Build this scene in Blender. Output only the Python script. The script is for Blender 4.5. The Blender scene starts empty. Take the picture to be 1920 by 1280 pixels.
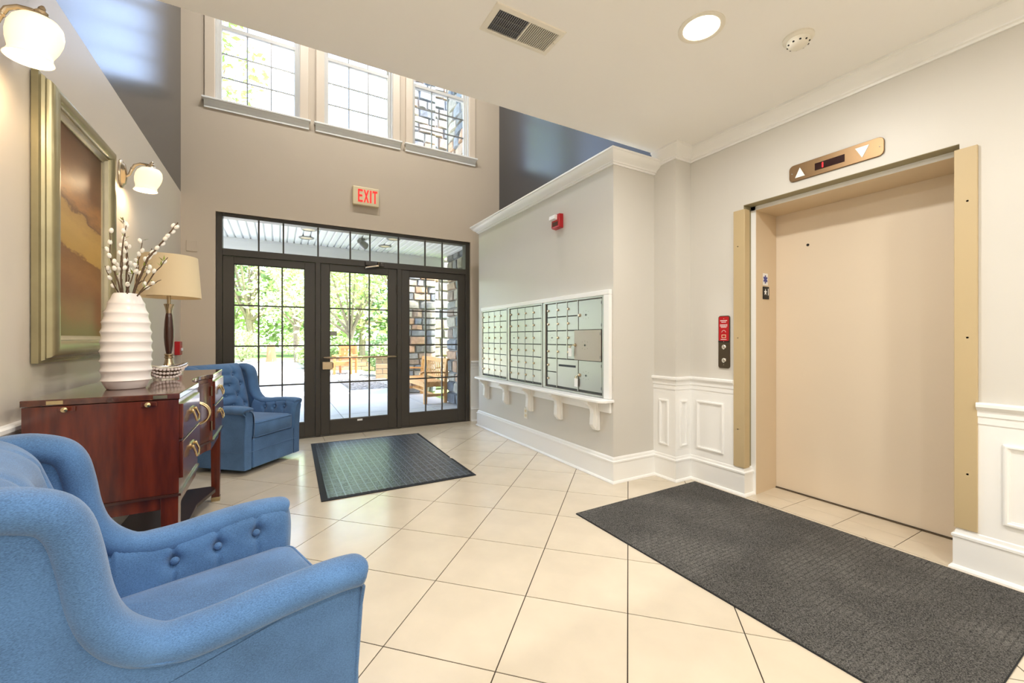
import bpy, bmesh, math, random
from mathutils import Vector, Matrix
random.seed(7)
scene = bpy.context.scene
C = scene.collection

# ------------------------------------------------------------------ camera
H_CAM, YAW = 1.195, math.radians(29.418)
cam_data = bpy.data.cameras.new('camera')
cam_data.sensor_fit = 'HORIZONTAL'
cam_data.sensor_width = 36.0
cam_data.lens = 782.8 / 1920 * 36.0
cam_data.shift_y = -5.5 / 1920
cam_data.clip_start = 0.05
cam_data.clip_end = 400
cam = bpy.data.objects.new('camera', cam_data)
cam.location = (0, 0, H_CAM)
cam.rotation_euler = (math.radians(90), 0, -YAW)
C.objects.link(cam)
scene.camera = cam

# ------------------------------------------------------------------ world, sun, exposure
SKY_STRENGTH = 2.6
SUN_STRENGTH = 32.0
DOWNLIGHT_W = 25.0
ADDED_HIGH_LIGHT_W = 58.0  # power of the unseen lamps added above the entrance
world = bpy.data.worlds.new('world')
scene.world = world
world.use_nodes = True
nt = world.node_tree
bg = nt.nodes['Background']
sky = nt.nodes.new('ShaderNodeTexSky')
sky.sky_type = 'NISHITA'
sky.sun_disc = False
sky.sun_elevation = math.radians(58)
sky.sun_rotation = math.radians(128)
sky.air_density = 1.0
sky.dust_density = 2.5
hz = nt.nodes.new('ShaderNodeMix'); hz.data_type = 'RGBA'        # thin bright summer haze over the blue
hz.inputs['Factor'].default_value = 0.38
nt.links.new(sky.outputs[0], [i for i in hz.inputs if i.name == 'A' and i.type == 'RGBA'][0])
[i for i in hz.inputs if i.name == 'B' and i.type == 'RGBA'][0].default_value = (0.95, 1.0, 1.08, 1)
nt.links.new([o for o in hz.outputs if o.type == 'RGBA'][0], bg.inputs[0])
bg.inputs[1].default_value = SKY_STRENGTH
sun_data = bpy.data.lights.new('sun', 'SUN')
sun_data.energy = SUN_STRENGTH
sun_data.angle = math.radians(0.6)
sun_data.color = (1.0, 0.95, 0.86)
sun = bpy.data.objects.new('sun', sun_data)
C.objects.link(sun)
sun_dir = Vector((-0.45, 0.35, -1.1))          # travelling direction: from behind the building
sun.rotation_euler = sun_dir.to_track_quat('-Z', 'Y').to_euler()
sun.location = (12, -9, 30)
scene.view_settings.view_transform = 'Standard'
scene.view_settings.look = 'None'
scene.view_settings.exposure = 0.0
scene.view_settings.gamma = 1.0
scene.view_settings.use_curve_mapping = False
scene.cycles.max_bounces = 10
scene.cycles.diffuse_bounces = 6
scene.cycles.glossy_bounces = 4
scene.cycles.transparent_max_bounces = 12
scene.cycles.caustics_reflective = False
scene.cycles.caustics_refractive = False
scene.cycles.sample_clamp_indirect = 6.0

# ------------------------------------------------------------------ helpers
def lin(c):
    r = []
    for x in c[:3]:
        x = x / 255.0
        r.append(x / 12.92 if x <= 0.04045 else ((x + 0.055) / 1.055) ** 2.4)
    return (r[0], r[1], r[2], 1.0)

MATS = {}
def mat(name, rgb, rough=0.5, metal=0.0, spec=0.5, var=0.0, vscale=6.0, bump=0.0, bscale=80.0, stretch=(1, 1, 1),
        emit=None, estr=0.0, coat=0.0, rgb2=None, sheen=0.0, detail=4.0):
    m = bpy.data.materials.new(name)
    m.use_nodes = True
    n, l = m.node_tree.nodes, m.node_tree.links
    b = n['Principled BSDF']
    b.inputs['Base Color'].default_value = lin(rgb)
    b.inputs['Roughness'].default_value = rough
    b.inputs['Metallic'].default_value = metal
    b.inputs['Specular IOR Level'].default_value = spec
    b.inputs['Coat Weight'].default_value = coat
    b.inputs['Coat Roughness'].default_value = 0.08
    b.inputs['Sheen Weight'].default_value = sheen
    if emit:
        b.inputs['Emission Color'].default_value = lin(emit)
        b.inputs['Emission Strength'].default_value = estr
    if var or bump or rgb2:
        tc = n.new('ShaderNodeTexCoord')
        mp = n.new('ShaderNodeMapping')
        mp.inputs['Scale'].default_value = stretch
        l.new(tc.outputs['Object'], mp.inputs[0])
    if var or rgb2:
        nz = n.new('ShaderNodeTexNoise')
        nz.inputs['Scale'].default_value = vscale
        nz.inputs['Detail'].default_value = detail
        l.new(mp.outputs[0], nz.inputs['Vector'])
        cr = n.new('ShaderNodeValToRGB')
        a = lin(rgb)
        if rgb2:
            c0, c1 = a, lin(rgb2)
        else:
            c0 = tuple(x * (1 - var) for x in a[:3]) + (1,)
            c1 = tuple(min(1, x * (1 + var)) for x in a[:3]) + (1,)
        cr.color_ramp.elements[0].position = 0.32
        cr.color_ramp.elements[1].position = 0.68
        cr.color_ramp.elements[0].color = c0
        cr.color_ramp.elements[1].color = c1
        l.new(nz.outputs[0], cr.inputs[0])
        l.new(cr.outputs[0], b.inputs['Base Color'])
    if bump:
        nb = n.new('ShaderNodeTexNoise')
        nb.inputs['Scale'].default_value = bscale
        nb.inputs['Detail'].default_value = 3.0
        l.new(mp.outputs[0], nb.inputs['Vector'])
        bp = n.new('ShaderNodeBump')
        bp.inputs['Strength'].default_value = bump
        bp.inputs['Distance'].default_value = 0.004
        l.new(nb.outputs[0], bp.inputs['Height'])
        l.new(bp.outputs[0], b.inputs['Normal'])
    MATS[name] = m
    return m

def glass_mat(name, tint=(1, 1, 1)):
    m = bpy.data.materials.new(name)
    m.use_nodes = True
    n, l = m.node_tree.nodes, m.node_tree.links
    n.remove(n['Principled BSDF'])
    out = n['Material Output']
    t = n.new('ShaderNodeBsdfTransparent'); t.inputs[0].default_value = (*tint, 1)
    g = n.new('ShaderNodeBsdfGlossy'); g.inputs['Roughness'].default_value = 0.02
    lw = n.new('ShaderNodeLayerWeight'); lw.inputs['Blend'].default_value = 0.5
    pw = n.new('ShaderNodeMath'); pw.operation = 'POWER'; pw.inputs[1].default_value = 4.0
    ml = n.new('ShaderNodeMath'); ml.operation = 'MULTIPLY_ADD'; ml.inputs[1].default_value = 0.8; ml.inputs[2].default_value = 0.035
    mx = n.new('ShaderNodeMixShader')
    l.new(lw.outputs['Facing'], pw.inputs[0]); l.new(pw.outputs[0], ml.inputs[0])
    l.new(ml.outputs[0], mx.inputs[0]); l.new(t.outputs[0], mx.inputs[1]); l.new(g.outputs[0], mx.inputs[2])
    l.new(mx.outputs[0], out.inputs['Surface'])
    MATS[name] = m
    return m

class MB:
    """collects shapes into one mesh"""
    def __init__(s):
        s.v, s.f, s.sm = [], [], []
    def add(s, verts, faces):
        o = len(s.v)
        s.v += [tuple(p) for p in verts]
        s.f += [tuple(i + o for i in f) for f in faces]
        return s
    def box(s, x0, y0, z0, x1, y1, z1):
        x0, x1 = min(x0, x1), max(x0, x1); y0, y1 = min(y0, y1), max(y0, y1); z0, z1 = min(z0, z1), max(z0, z1)
        return s.add([(x0, y0, z0), (x1, y0, z0), (x1, y1, z0), (x0, y1, z0), (x0, y0, z1), (x1, y0, z1), (x1, y1, z1), (x0, y1, z1)],
                     [(0, 3, 2, 1), (4, 5, 6, 7), (0, 1, 5, 4), (1, 2, 6, 5), (2, 3, 7, 6), (3, 0, 4, 7)])
    def prism(s, pts, lo, hi, axis='z'):
        n = len(pts)
        def m(p, h):
            return {'z': (p[0], p[1], h), 'x': (h, p[0], p[1]), 'y': (p[0], h, p[1])}[axis]
        v = [m(p, lo) for p in pts] + [m(p, hi) for p in pts]
        f = [tuple(range(n))[::-1], tuple(range(n, 2 * n))] + [(i, (i + 1) % n, n + (i + 1) % n, n + i) for i in range(n)]
        return s.add(v, f)
    def lathe(s, prof, n=32, c=(0, 0, 0), cap=True, axis='z'):
        v, f = [], []
        for r, z in prof:
            for k in range(n):
                a = 2 * math.pi * k / n
                p = (r * math.cos(a), r * math.sin(a), z)
                if axis == 'x': p = (p[2], p[0], p[1])
                if axis == 'y': p = (p[1], p[2], p[0])
                v.append((c[0] + p[0], c[1] + p[1], c[2] + p[2]))
        for i in range(len(prof) - 1):
            for k in range(n):
                k2 = (k + 1) % n
                f.append((i * n + k, i * n + k2, (i + 1) * n + k2, (i + 1) * n + k))
        if cap:
            if prof[0][0] > 1e-4: f.append(tuple(range(n))[::-1])
            if prof[-1][0] > 1e-4: f.append(tuple((len(prof) - 1) * n + k for k in range(n)))
        return s.add(v, f)
    def tube(s, pts, r, n=8, closed=False, cap=True):
        pts = [Vector(p) for p in pts]
        m = len(pts)
        rr = r if isinstance(r, (list, tuple)) else [r] * m
        v, f = [], []
        up = Vector((0, 0, 1))
        prev = None
        for i in range(m):
            if closed: t = pts[(i + 1) % m] - pts[i - 1]
            else: t = pts[min(i + 1, m - 1)] - pts[max(i - 1, 0)]
            t.normalize()
            if prev is None:
                a = t.cross(up)
                if a.length < 1e-3: a = t.cross(Vector((1, 0, 0)))
            else:
                a = prev - t * prev.dot(t)
                if a.length < 1e-4: a = t.cross(up)
            a.normalize(); prev = a
            b = t.cross(a)
            for k in range(n):
                w = 2 * math.pi * k / n
                v.append(pts[i] + a * (rr[i] * math.cos(w)) + b * (rr[i] * math.sin(w)))
        lim = m if closed else m - 1
        for i in range(lim):
            j = (i + 1) % m
            for k in range(n):
                k2 = (k + 1) % n
                f.append((i * n + k, i * n + k2, j * n + k2, j * n + k))
        if cap and not closed:
            f.append(tuple(range(n))[::-1]); f.append(tuple((m - 1) * n + k for k in range(n)))
        return s.add(v, f)
    def ball(s, c, r, nu=10, nv=6, R=None):
        if not isinstance(r, (tuple, list)): r = (r, r, r)
        v, f = [], []
        def P(x, y, z):
            p = Vector((x * r[0], y * r[1], z * r[2]))
            if R is not None: p = R @ p
            return (c[0] + p.x, c[1] + p.y, c[2] + p.z)
        v.append(P(0, 0, -1))
        for i in range(1, nv):
            t = -math.pi / 2 + math.pi * i / nv
            for k in range(nu):
                a = 2 * math.pi * k / nu
                v.append(P(math.cos(t) * math.cos(a), math.cos(t) * math.sin(a), math.sin(t)))
        v.append(P(0, 0, 1))
        for k in range(nu):
            k2 = (k + 1) % nu
            f.append((0, 1 + k2, 1 + k))
            for i in range(nv - 2):
                f.append((1 + i * nu + k, 1 + i * nu + k2, 1 + (i + 1) * nu + k2, 1 + (i + 1) * nu + k))
            f.append((1 + (nv - 2) * nu + k, 1 + (nv - 2) * nu + k2, len(v) - 1))
        return s.add(v, f)
    def grid(s, nu, nv, fn, closed_u=False):
        v = [fn(i / (nu - (0 if closed_u else 1)), j / (nv - 1)) for j in range(nv) for i in range(nu)]
        f = []
        for j in range(nv - 1):
            for i in range(nu if closed_u else nu - 1):
                i2 = (i + 1) % nu
                f.append((j * nu + i, j * nu + i2, (j + 1) * nu + i2, (j + 1) * nu + i))
        return s.add(v, f)
    def moulding(s, path, prof):
        """sweep a closed profile (out, z) along a floor path; out = right hand of travel, mitred corners"""
        n = len(path)
        nor = []
        for i in range(n - 1):
            d = Vector((path[i + 1][0] - path[i][0], path[i + 1][1] - path[i][1])); d.normalize()
            nor.append(Vector((d.y, -d.x)))
        v, m = [], len(prof)
        for i in range(n):
            a = nor[max(i - 1, 0)]; b = nor[min(i, n - 2)]
            w = (a + b) / (1 + a.dot(b))
            for o, z in prof:
                v.append((path[i][0] + w.x * o, path[i][1] + w.y * o, z))
        f = []
        for i in range(n - 1):
            for k in range(m):
                k2 = (k + 1) % m
                f.append((i * m + k, (i + 1) * m + k, (i + 1) * m + k2, i * m + k2))
        f.append(tuple(range(m))); f.append(tuple((n - 1) * m + k for k in range(m))[::-1])
        return s.add(v, f)
    def rect_frame(s, u0, v0, u1, v1, prof, fn, close=True):
        """prof: (inset, height) rings from the outer edge; fn(u, v, h) -> xyz"""
        v = []
        for ins, hh in prof:
            v += [fn(u0 + ins, v0 + ins, hh), fn(u1 - ins, v0 + ins, hh), fn(u1 - ins, v1 - ins, hh), fn(u0 + ins, v1 - ins, hh)]
        f = []
        for i in range(len(prof) - 1):
            for k in range(4):
                k2 = (k + 1) % 4
                f.append((i * 4 + k, i * 4 + k2, (i + 1) * 4 + k2, (i + 1) * 4 + k))
        if close:
            j = len(prof) - 1
            for k in range(4):
                k2 = (k + 1) % 4
                f.append((j * 4 + k, j * 4 + k2, k2, k))
        return s.add(v, f)
    def build(s, name, material, parent=None, world=True, smooth=False, bevel=0.0, seg=2, subsurf=0, angle=35, fix=True):
        vs = s.v
        if parent is not None and world:
            L = parent_loc(parent)
            vs = [(p[0] - L[0], p[1] - L[1], p[2] - L[2]) for p in vs]
        me = bpy.data.meshes.new(name)
        me.from_pydata(vs, [], s.f)
        if fix:
            bm = bmesh.new(); bm.from_mesh(me)
            bmesh.ops.recalc_face_normals(bm, faces=bm.faces)
            bm.to_mesh(me); bm.free()
        if smooth:
            me.polygons.foreach_set('use_smooth', [True] * len(me.polygons))
            if angle < 180: me.set_sharp_from_angle(angle=math.radians(angle))
        me.update()
        if material is not None:
            me.materials.append(MATS[material] if isinstance(material, str) else material)
        o = bpy.data.objects.new(name, me)
        C.objects.link(o)
        if parent is not None: o.parent = parent
        if bevel:
            b = o.modifiers.new('bevel', 'BEVEL'); b.width = bevel; b.segments = seg; b.limit_method = 'ANGLE'; b.angle_limit = math.radians(40)
        if subsurf:
            b = o.modifiers.new('sub', 'SUBSURF'); b.levels = subsurf; b.render_levels = subsurf
        return o

def parent_loc(p):
    L = Vector((0, 0, 0))
    while p is not None:
        L += Vector(p.location); p = p.parent
    return L

def tag(o, label=None, cat=None, group=None, kind=None):
    if label: o['label'] = label
    if cat: o['category'] = cat
    if group: o['group'] = group
    if kind: o['kind'] = kind
    return o

def thing(name, label, cat, loc=(0, 0, 0), rotz=0.0, group=None, kind=None):
    o = bpy.data.objects.new(name, None)
    o.empty_display_size = 0.1
    C.objects.link(o)
    o.location = loc
    o.rotation_euler = (0, 0, rotz)
    return tag(o, label, cat, group, kind)

def copy_tree(o, parent=None):
    c = o.copy(); C.objects.link(c); c.parent = parent
    for ch in list(o.children): copy_tree(ch, c)
    return c

def bx(name, material, parent, x0, y0, z0, x1, y1, z1, bevel=0.0, **k):
    return MB().box(x0, y0, z0, x1, y1, z1).build(name, material, parent, bevel=bevel, **k)

def text_mesh(name, body, size, material, parent, fn, align='CENTER', bold=0.0):
    """lettering as a thin mesh; fn(u, v) -> xyz"""
    cu = bpy.data.curves.new('t', 'FONT'); cu.body = body; cu.size = size; cu.align_x = align; cu.align_y = 'CENTER'; cu.offset = bold
    o = bpy.data.objects.new('t', cu); C.objects.link(o)
    dg = bpy.context.evaluated_depsgraph_get()
    me0 = bpy.data.meshes.new_from_object(o.evaluated_get(dg))
    mb = MB().add([fn(p.co.x, p.co.y) for p in me0.vertices], [tuple(q.vertices) for q in me0.polygons])
    bpy.data.objects.remove(o); bpy.data.meshes.remove(me0); bpy.data.curves.remove(cu)
    return mb.build(name, material, parent, fix=False)

def holed_wall(us, vs, hole, fn, t):
    """one connected wall mesh from a grid of cells; hole(uc, vc) -> True leaves a cell open; fn(u, v, d) -> xyz"""
    nu, nv = len(us), len(vs)
    ids, V, F = {}, [], []
    def vid(i, j, d):
        k = (i, j, d)
        if k not in ids:
            ids[k] = len(V); V.append(fn(us[i], vs[j], d * t))
        return ids[k]
    solid = lambda i, j: 0 <= i < nu - 1 and 0 <= j < nv - 1 and not hole((us[i] + us[i + 1]) / 2, (vs[j] + vs[j + 1]) / 2)
    for i in range(nu - 1):
        for j in range(nv - 1):
            if not solid(i, j): continue
            F.append((vid(i, j, 0), vid(i + 1, j, 0), vid(i + 1, j + 1, 0), vid(i, j + 1, 0)))
            F.append((vid(i, j, 1), vid(i, j + 1, 1), vid(i + 1, j + 1, 1), vid(i + 1, j, 1)))
            for (di, dj, e) in ((-1, 0, ((i, j), (i, j + 1))), (1, 0, ((i + 1, j), (i + 1, j + 1))), (0, -1, ((i, j), (i + 1, j))), (0, 1, ((i, j + 1), (i + 1, j + 1)))):
                if not solid(i + di, j + dj):
                    (a, b), (c, d) = e
                    F.append((vid(a, b, 0), vid(c, d, 0), vid(c, d, 1), vid(a, b, 1)))
    return MB().add(V, F)

# ------------------------------------------------------------------ materials
mat('greige', (206, 203, 196), 0.42, spec=0.4, var=0.012, vscale=2, bump=0.03, bscale=300)
mat('tan_paint', (198, 184, 166), 0.5, spec=0.4, var=0.012, vscale=2, bump=0.03, bscale=300)
mat('slate_paint', (66, 67, 71), 0.24, spec=0.7, bump=0.04, bscale=60)
mat('ceiling_white', (242, 241, 238), 0.8, var=0.006, vscale=1.5)
mat('trim_white', (238, 238, 236), 0.32, spec=0.5)
mat('casing_cream', (214, 199, 181), 0.4)
mat('sash_white', (206, 204, 200), 0.4)
mat('tile', (208, 196, 176), 0.19, spec=0.8, var=0.045, vscale=5, bump=0.010, bscale=30)
mat('grout', (58, 47, 38), 0.9)
mat('bronze_frame', (58, 53, 46), 0.42, spec=0.5)
mat('white_plastic', (232, 228, 216), 0.45)
mat('cream_plastic', (222, 206, 170), 0.5)
mat('red_plastic', (176, 22, 30), 0.3)
mat('exit_red', (235, 40, 40), 0.5, emit=(255, 40, 36), estr=0.9)
mat('chrome', (225, 222, 214), 0.18, metal=1.0)
mat('brass', (200, 180, 140), 0.22, metal=1.0)
mat('nickel_brass', (190, 172, 146), 0.25, metal=1.0)
mat('mail_alu', (168, 166, 156), 0.34, metal=0.75, var=0.02, vscale=3)
mat('mail_alu_dark', (132, 131, 126), 0.4, metal=0.6)
mat('vent_dark', (96, 98, 102), 0.6)
mat('vent_grey', (168, 170, 172), 0.5)
mat('vent_shade', (150, 147, 140), 0.6)
mat('left_wall_paint', (206, 197, 184), 0.40, spec=0.4, var=0.012, vscale=2, bump=0.03, bscale=300)
mat('mail_gap', (70, 70, 67), 0.6)
mat('parcel_brown', (168, 156, 142), 0.42, metal=0.5)
mat('black', (14, 14, 15), 0.5)
mat('tag_white', (240, 240, 238), 0.5)
mat('elev_door', (222, 208, 187), 0.38, var=0.012, vscale=1.2)
mat('elev_jamb', (211, 192, 163), 0.42)
mat('guard_tan', (188, 168, 130), 0.45)
mat('olive_reveal', (150, 142, 112), 0.7)
mat('bronze_plate', (138, 112, 82), 0.42, metal=0.85)
mat('dark_bronze', (110, 98, 82), 0.3, metal=0.9)
mat('arrow_white', (220, 226, 220), 0.4, emit=(220, 230, 220), estr=0.25)
mat('display_black', (40, 8, 12), 0.15)
mat('digit_red', (255, 20, 30), 0.4, emit=(255, 20, 30), estr=2.5)
mat('sticker_white', (236, 236, 236), 0.4)
mat('sticker_blue', (40, 50, 140), 0.4)
mat('mahogany', (104, 40, 22), 0.26, spec=0.5, coat=0.35, rgb2=(66, 22, 14), vscale=5, stretch=(6, 6, 0.8), detail=6)
mat('mahogany_top', (92, 46, 30), 0.16, coat=0.8, rgb2=(66, 30, 20), vscale=5, stretch=(6, 0.8, 6), detail=6)
mat('dark_walnut', (64, 34, 26), 0.28, coat=0.4)
mat('shelf_dark', (46, 28, 22), 0.4)
mat('vase_white', (240, 234, 232), 0.28, spec=0.5)
mat('twig', (92, 72, 54), 0.8)
mat('bud', (244, 240, 232), 0.8)
mat('leaf_small', (140, 150, 60), 0.6)
mat('shade_cream', (232, 214, 178), 0.85)
mat('pearl', (240, 228, 224), 0.22)
mat('frame_gold', (158, 150, 118), 0.34, metal=0.6, var=0.10, vscale=8)
mat('frame_silver', (180, 172, 146), 0.4, metal=0.5, var=0.08, vscale=10)
mat('sconce_glass', (250, 240, 220), 0.35, emit=(255, 226, 178), estr=1.0)
mat('lens_glow', (255, 244, 225), 0.4, emit=(255, 228, 186), estr=14)
mat('can_inner', (240, 225, 200), 0.35)
mat('rubber_base', (26, 29, 34), 0.8)
mat('concrete', (176, 174, 170), 0.85, var=0.05, vscale=3, bump=0.1, bscale=60)
mat('concrete_joint', (120, 118, 112), 0.95)
mat('porch_white', (236, 238, 238), 0.6)
mat('teak', (206, 158, 96), 0.55, rgb2=(184, 130, 74), vscale=8, stretch=(4, 4, 1))
mat('cedar_orange', (176, 108, 54), 0.6)
mat('mortar', (146, 145, 142), 0.95)
STONES = []
for i, c in enumerate([(120, 122, 126), (140, 134, 124), (150, 130, 112), (108, 114, 122), (156, 150, 138), (132, 118, 108), (98, 102, 108), (158, 128, 104), (126, 126, 124), (112, 110, 106)]):
    mat('stone_%d' % i, c, 0.9, var=0.22, vscale=14, bump=0.6, bscale=22)
    STONES.append('stone_%d' % i)
mat('block_tan', (132, 108, 82), 0.9, var=0.15, vscale=6, bump=0.4, bscale=25)
mat('pebble', (150, 143, 134), 0.9, rgb2=(74, 70, 66), vscale=14)
mat('lawn', (120, 150, 70), 0.95, var=0.25, vscale=1.5)
mat('bark', (132, 118, 100), 0.95, var=0.2, vscale=12)
mat('leaf_a', (154, 180, 114), 0.6, var=0.25, vscale=3)
mat('leaf_b', (182, 202, 140), 0.6, var=0.2, vscale=3)
mat('leaf_c', (126, 154, 104), 0.6, var=0.25, vscale=3)
mat('stump', (176, 140, 100), 0.9)
mat('soil', (100, 84, 66), 0.95)
glass_mat('glass')

def fabric_mat(name, rgb):
    m = mat(name, rgb, 0.9, spec=0.25, sheen=0.25)
    n, l = m.node_tree.nodes, m.node_tree.links
    b = n['Principled BSDF']
    tc = n.new('ShaderNodeTexCoord')
    a = n.new('ShaderNodeMapping'); a.inputs['Scale'].default_value = (1, 1, 3); a.inputs['Rotation'].default_value = (0.5, 0.4, 0.3)
    l.new(tc.outputs['Object'], a.inputs[0])
    n1 = n.new('ShaderNodeTexNoise'); n1.inputs['Scale'].default_value = 300; n1.inputs['Detail'].default_value = 2
    n2 = n.new('ShaderNodeTexNoise'); n2.inputs['Scale'].default_value = 7
    l.new(a.outputs[0], n1.inputs['Vector']); l.new(tc.outputs['Object'], n2.inputs['Vector'])
    ad = n.new('ShaderNodeMath'); ad.operation = 'MULTIPLY_ADD'; ad.inputs[1].default_value = 0.35
    l.new(n2.outputs[0], ad.inputs[0])
    h = n.new('ShaderNodeMath'); h.operation = 'MULTIPLY'; h.inputs[1].default_value = 0.65
    l.new(n1.outputs[0], h.inputs[0]); l.new(h.outputs[0], ad.inputs[2])
    cr = n.new('ShaderNodeValToRGB')
    base = lin(rgb)
    cr.color_ramp.elements[0].position = 0.36; cr.color_ramp.elements[1].position = 0.64
    cr.color_ramp.elements[0].color = tuple(x * 0.66 for x in base[:3]) + (1,)
    cr.color_ramp.elements[1].color = tuple(min(1, x * 1.34) for x in base[:3]) + (1,)
    l.new(ad.outputs[0], cr.inputs[0]); l.new(cr.outputs[0], b.inputs['Base Color'])
    bp = n.new('ShaderNodeBump'); bp.inputs['Strength'].default_value = 0.25; bp.inputs['Distance'].default_value = 0.002
    l.new(n1.outputs[0], bp.inputs['Height']); l.new(bp.outputs[0], b.inputs['Normal'])
fabric_mat('blue_fabric', (76, 112, 156))

def runner_mat():
    m = mat('runner_pile', (62, 62, 62), 1.0, spec=0.1)
    n, l = m.node_tree.nodes, m.node_tree.links
    b = n['Principled BSDF']
    tc = n.new('ShaderNodeTexCoord')
    br = n.new('ShaderNodeTexBrick'); br.inputs['Scale'].default_value = 1.0
    br.inputs['Brick Width'].default_value = 0.055; br.inputs['Row Height'].default_value = 0.026; br.inputs['Mortar Size'].default_value = 0.005
    br.inputs['Mortar Smooth'].default_value = 0.8
    br.inputs['Color1'].default_value = (1, 1, 1, 1); br.inputs['Color2'].default_value = (0.6, 0.6, 0.6, 1); br.inputs['Mortar'].default_value = (0, 0, 0, 1)
    l.new(tc.outputs['Object'], br.inputs['Vector'])
    nz = n.new('ShaderNodeTexNoise'); nz.inputs['Scale'].default_value = 260; nz.inputs['Detail'].default_value = 3
    l.new(tc.outputs['Object'], nz.inputs['Vector'])
    n2 = n.new('ShaderNodeTexNoise'); n2.inputs['Scale'].default_value = 2.2
    l.new(tc.outputs['Object'], n2.inputs['Vector'])
    mul = n.new('ShaderNodeMath'); mul.operation = 'MULTIPLY'
    r2 = n.new('ShaderNodeMapRange'); r2.inputs[1].default_value = 0.42; r2.inputs[2].default_value = 0.62; r2.inputs[3].default_value = 0.05; r2.inputs[4].default_value = 0.5
    l.new(n2.outputs[0], r2.inputs[0]); l.new(br.outputs['Color'], mul.inputs[0]); l.new(r2.outputs[0], mul.inputs[1])
    add = n.new('ShaderNodeMath'); add.operation = 'MULTIPLY_ADD'; add.inputs[1].default_value = 0.25
    l.new(mul.outputs[0], add.inputs[0]); l.new(nz.outputs[0], add.inputs[2])
    cr = n.new('ShaderNodeValToRGB')
    cr.color_ramp.elements[0].position = 0.35; cr.color_ramp.elements[1].position = 0.78
    cr.color_ramp.elements[0].color = lin((34, 34, 35)); cr.color_ramp.elements[1].color = lin((118, 116, 112))
    l.new(add.outputs[0], cr.inputs[0]); l.new(cr.outputs[0], b.inputs['Base Color'])
    bp = n.new('ShaderNodeBump'); bp.inputs['Strength'].default_value = 0.6; bp.inputs['Distance'].default_value = 0.004
    l.new(add.outputs[0], bp.inputs['Height']); l.new(bp.outputs[0], b.inputs['Normal'])
runner_mat()

def scraper_mat():
    m = mat('scraper_rubber', (44, 50, 58), 0.32, spec=0.9)
    n, l = m.node_tree.nodes, m.node_tree.links
    b = n['Principled BSDF']
    tc = n.new('ShaderNodeTexCoord')
    vo = n.new('ShaderNodeTexVoronoi'); vo.inputs['Scale'].default_value = 58; vo.distance = 'CHEBYCHEV'; vo.inputs['Randomness'].default_value = 0.55
    l.new(tc.outputs['Object'], vo.inputs['Vector'])
    br = n.new('ShaderNodeTexBrick'); br.inputs['Scale'].default_value = 1.0; br.offset = 0.0
    br.inputs['Brick Width'].default_value = 0.058; br.inputs['Row Height'].default_value = 0.115; br.inputs['Mortar Size'].default_value = 0.005
    br.inputs['Color1'].default_value = (0, 0, 0, 1); br.inputs['Color2'].default_value = (0, 0, 0, 1); br.inputs['Mortar'].default_value = (1, 1, 1, 1)
    l.new(tc.outputs['Object'], br.inputs['Vector'])
    mx = n.new('ShaderNodeMath'); mx.operation = 'MAXIMUM'
    rg = n.new('ShaderNodeMapRange'); rg.inputs[1].default_value = 0.25; rg.inputs[2].default_value = 0.5
    rg.inputs[4].default_value = 0.42
    l.new(vo.outputs['Distance'], rg.inputs[0])
    l.new(rg.outputs[0], mx.inputs[0]); l.new(br.outputs['Color'], mx.inputs[1])
    cr = n.new('ShaderNodeValToRGB')
    cr.color_ramp.elements[0].color = lin((13, 16, 20)); cr.color_ramp.elements[1].color = lin((88, 99, 115))  # pale bluish lines: scraper pattern with a sky sheen put into its colour
    l.new(mx.outputs[0], cr.inputs[0]); l.new(cr.outputs[0], b.inputs['Base Color'])
    bp = n.new('ShaderNodeBump'); bp.inputs['Strength'].default_value = 0.7; bp.inputs['Distance'].default_value = 0.004
    l.new(mx.outputs[0], bp.inputs['Height']); l.new(bp.outputs[0], b.inputs['Normal'])
scraper_mat()

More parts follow.
